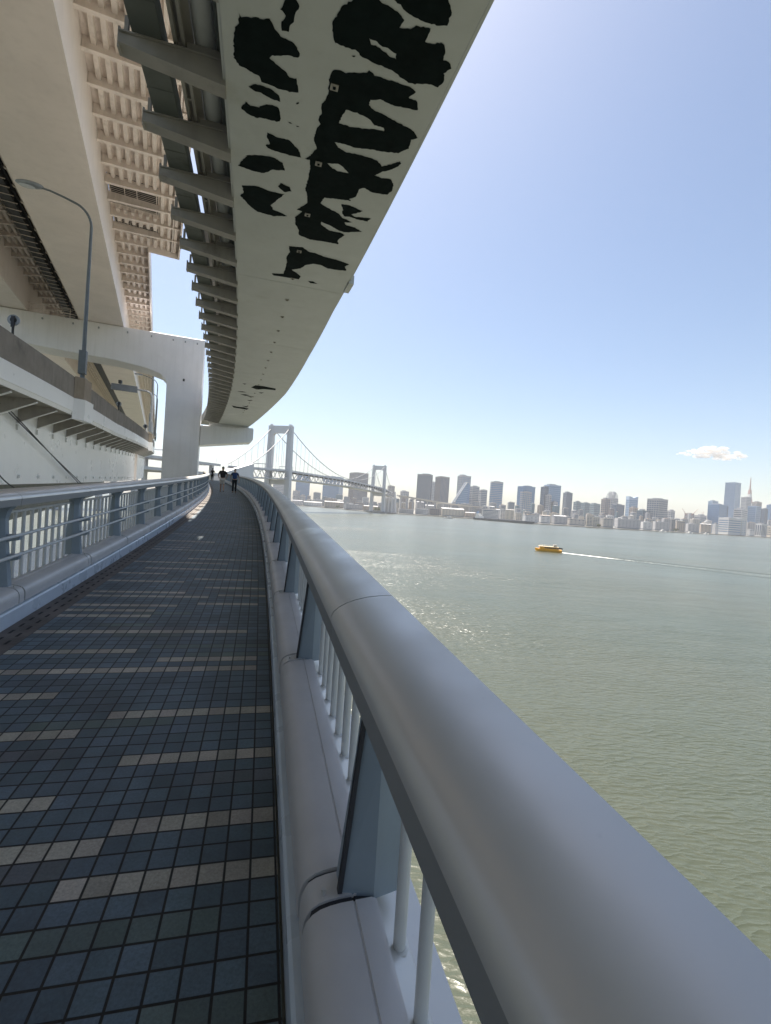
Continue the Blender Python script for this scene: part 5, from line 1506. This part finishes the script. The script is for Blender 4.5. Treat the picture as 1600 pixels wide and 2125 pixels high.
def water_bus():
    p0 = far(1111, 1143, 246); p1 = far(1165, 1147, 243)
    b = Vector(((p0.x + p1.x) / 2, (p0.y + p1.y) / 2, 0))
    f = Vector((p0.x - p1.x, p0.y - p1.y, 0)); L = f.length; f.normalize(); f = Vector((f.x, f.y, 0)); s = Vector((-f.y, f.x, 0))
    r = thing('water_bus', 'yellow passenger boat with a row of dark windows trailing a white wake', 'boat', tuple(b))
    m = MB(); hull(m, b, f, s, L, 4.2, 1.25); m.build('hull', M['boat_yellow'], r, 40)
    m = MB(); m.box(b + f * -.2 + Vector((0, 0, 1.85)), (L * .72, 3.5, 1.2), f, s); m.build('cabin', M['boat_yellow'], r)
    for i in range(9):
        for sd in (-1, 1):
            m = MB(); m.box(b + f * (L * .13 - i * L * .078 + L * .0) + s * sd * 1.76 + Vector((0, 0, 1.98)), (L * .062, .08, .62), f, s); m.build('window', M['dark'], r)
    m = MB(); m.box(b + f * .1 + Vector((0, 0, 2.55)), (L * .76, 3.8, .2), f, s); rf = m.build('roof', M['boat_roof'], r)
    m = MB()
    for i in range(8):
        for sd in (-1, 1): m.tube([b + f * (L * .34 - i * L * .095) + s * sd * 1.7 + Vector((0, 0, 2.6)), b + f * (L * .34 - i * L * .095) + s * sd * 1.7 + Vector((0, 0, 3.3))], .05, 5)
    for sd in (-1, 1): m.beam(b + f * L * .35 + s * sd * 1.7 + Vector((0, 0, 3.3)), b - f * L * .33 + s * sd * 1.7 + Vector((0, 0, 3.3)), .07, .07)
    m.build('roof_rail', M['boat_white'], rf)
    m = MB(); m.box(b - f * L * .24 + Vector((0, 0, 3.2)), (1.6, 2.0, 1.1), f, s); m.build('wheelhouse', M['brk'], r)
    # wake and bow wave: foam lying on the water
    nt = NT('foam')
    tr = nt.t.nodes.new('ShaderNodeBsdfTransparent'); mx = nt.t.nodes.new('ShaderNodeMixShader')
    nt.p.inputs['Base Color'].default_value = (.8, .8, .77, 1); nt.p.inputs['Roughness'].default_value = .8
    at = nt.t.nodes.new('ShaderNodeAttribute'); at.attribute_name = 'cover'
    fac = nt.ramp(nt.math('ADD', nt.noise(.55, 6, .75), nt.math('SUBTRACT', at.outputs['Fac'], .5)), .42, .62)
    nt.l(fac, mx.inputs[0]); nt.l(tr.outputs[0], mx.inputs[1]); nt.l(nt.p.outputs[0], mx.inputs[2]); nt.l(mx.outputs[0], nt.out.inputs['Surface'])
    e = far(1640, 1199, 185); e = Vector((e.x, e.y, 0)); st = b - f * L * .42
    m = MB(); cov = []
    N = 60
    side0 = Vector((-(e - st).y, (e - st).x, 0)).normalized()
    for i in range(N + 1):
        k = i / N; c = st.lerp(e, k) + side0 * (math.sin(k * math.pi) * -1.5)
        w = 2.0 + 2.6 * k
        cv = max(.46, 1.1 - 1.9 * k) if k < .4 else .46 - .08 * k
        for q_, cc in ((-1, 0), (-.55, cv), (0, cv * .85), (.55, cv), (1, 0)):
            m.v.append(tuple(c + side0 * q_ * w + Vector((0, 0, .06)))); cov.append(cc)
    for i in range(N):
        for j in range(4):
            a = i * 5 + j; m.f.append((a, a + 1, a + 6, a + 5)); m.m.append(0)
    bow = b + f * L * .5; n0 = len(m.v)
    for i in range(9):
        k = i / 8
        for sd in (-1, 1):
            for q_ in (0, 1):
                m.v.append(tuple(bow - f * (k * L * .9) + s * sd * (.5 + k * 2.2 + q_ * (1.0 + .3 * k)) + Vector((0, 0, .07)))); cov.append((.95 - .6 * k) if q_ == 0 else .2)
    for i in range(8):
        for sd in (0, 1):
            a = n0 + i * 4 + sd * 2; m.f.append((a, a + 1, a + 5, a + 4)); m.m.append(0)
    o = m.build('wake', nt.mat, None, recalc=False)
    ca = o.data.attributes.new('cover', 'FLOAT', 'POINT'); ca.data.foreach_set('value', cov)
    tag(o, kind='stuff')
    # ridges of the wake, low and long
    m = MB()
    for off, hh in ((-6.2, .2), (5.6, .26)):
        base = len(m.v)
        for i in range(41):
            k = .06 + .94 * i / 40; c = st.lerp(e, k) + side0 * (off * (.5 + 1.2 * k))
            for q_, z in ((-1.3, -.02), (-.4, hh), (.3, hh * .9), (1.4, -.02)): m.v.append(tuple(c + side0 * q_ + Vector((0, 0, z * (1 - .3 * k)))))
        for i in range(40):
            for j in range(3): a = base + i * 4 + j; m.f.append((a, a + 1, a + 5, a + 4)); m.m.append(0)
    tag(m.build('wake_ridges', M['water'], None, 60, recalc=False), kind='stuff')


water_bus()


def cargo_ship():
    p0 = far(986, 1077, 1290); p1 = far(1106, 1087, 1130)
    a = Vector((p0.x, p0.y, 0)); c = Vector((p1.x, p1.y, 0)); b = (a + c) / 2; f = (c - a); L = f.length; f.normalize(); s = Vector((-f.y, f.x, 0))
    r = thing('cargo_ship', 'long low dark cargo ship with white wheelhouse and blue funnel moored below the white blocks', 'ship', tuple(b))
    m = MB(); hull(m, b, f, s, L, 16, 5.0); m.build('hull', M['hull'], r, 40)
    m = MB()
    for x, l, w, z0, z1 in ((-.42, .1, 13, 5, 10), (-.43, .07, 11, 10, 14), (-.44, .04, 12, 14, 17)): m.box(b + f * x * L + Vector((0, 0, (z0 + z1) / 2)), (l * L, w, z1 - z0), f, s)
    m.build('wheelhouse', M['boat_white'], r)
    m = MB(); m.box(b + f * -.455 * L + Vector((0, 0, 19)), (5, 5, 9), f, s); m.build('funnel', C['blue'], r)
    m = MB()
    for i in range(5): m.box(b + f * (-.25 + i * .14) * L + Vector((0, 0, 6)), (.11 * L, 11, 1.6), f, s)
    m.build('hatch_covers', C['dgrey'], r)
    m = MB()
    for x in (-.1, .2, .44): m.tube([b + f * x * L + Vector((0, 0, 5)), b + f * x * L + Vector((0, 0, 15))], .5, 6)
    m.build('mast', C['lgrey'], r)


cargo_ship()


def small_boat(px, py, D, L, lab, col, ang):
    p = far(px, py, D); b = Vector((p.x, p.y, 0)); f = Vector((math.cos(ang), math.sin(ang), 0)); s = Vector((-f.y, f.x, 0))
    r = thing('motor_boat', lab, 'boat', tuple(b))
    m = MB(); hull(m, b, f, s, L, L * .28, L * .11); m.build('hull', M['boat_white'], r, 40)
    m = MB(); m.box(b - f * L * .05 + Vector((0, 0, L * .16)), (L * .45, L * .2, L * .12), f, s); m.box(b - f * L * .1 + Vector((0, 0, L * .25)), (L * .2, L * .16, L * .08), f, s); m.build('cabin', col, r)
    m = MB(); m.box(b - f * L * .05 + Vector((0, 0, L * .17)), (L * .40, L * .206, L * .04), f, s); m.build('windows', M['dark'], r)


small_boat(931, 1076.5, 1150, 22, 'white motor boat with red top off the quay left of the cargo ship', M['boat_white'], 2.9)
small_boat(921, 1075, 1190, 10, 'tiny white boat just left of the larger white motor boat', M['boat_white'], 3.1)
small_boat(1376, 1102, 1290, 24, 'white boat moored at the quay below the big grid fronted slab', M['boat_white'], .4)
small_boat(1432, 1104.5, 1340, 22, 'white boat moored at the quay under the cranes', M['boat_white'], .4)
small_boat(1466, 1107, 1420, 20, 'white boat moored left of the white waterfront office block', M['boat_white'], .4)

# ------------------------------------------------------------------ cloud, beyond the haze
def cloud():
    D = 9000
    c = far(1480, 940, D)
    rnd = random.Random(8)
    m = MB(); px = D / F
    for i in range(80):
        x = rnd.uniform(-1, 1); env = (1 - abs(x) ** 1.5)
        z = rnd.uniform(0, 1) ** 1.3 * env
        rr = (2.6 + 5.5 * env * (1 - .5 * z)) * px * rnd.uniform(.6, 1.1)
        m.blob((c.x + x * 62 * px, c.y + rnd.uniform(-1, 1) * 30 * px, c.z + (-7 + z * 20 + x * -3.5) * px), (rr * 1.5, rr * 1.3, rr * .62), i, .12, 16)
    nt = NT('cloud_vapour')
    for n in list(nt.t.nodes): 
        if n != nt.out: nt.t.nodes.remove(n)
    v = nt.t.nodes.new('ShaderNodeVolumePrincipled')
    v.inputs['Color'].default_value = (1, .93, .87, 1); v.inputs['Density'].default_value = .009; v.inputs['Anisotropy'].default_value = .2
    nt.l(v.outputs[0], nt.out.inputs['Volume'])
    tag(m.build('cloud', nt.mat, None, 180), kind='structure')


cloud()


def haze():
    m = MB(); m.box((0, 2120, 149), (10600, 6300, 306))
    nt = NT('haze_air')
    for n in list(nt.t.nodes):
        if n != nt.out: nt.t.nodes.remove(n)
    v = nt.t.nodes.new('ShaderNodeVolumePrincipled')
    v.inputs['Color'].default_value = (.95, .97, 1, 1); v.inputs['Density'].default_value = .00009; v.inputs['Anisotropy'].default_value = .0
    nt.l(v.outputs[0], nt.out.inputs['Volume'])
    tag(m.build('haze', nt.mat, None), kind='stuff')


haze()
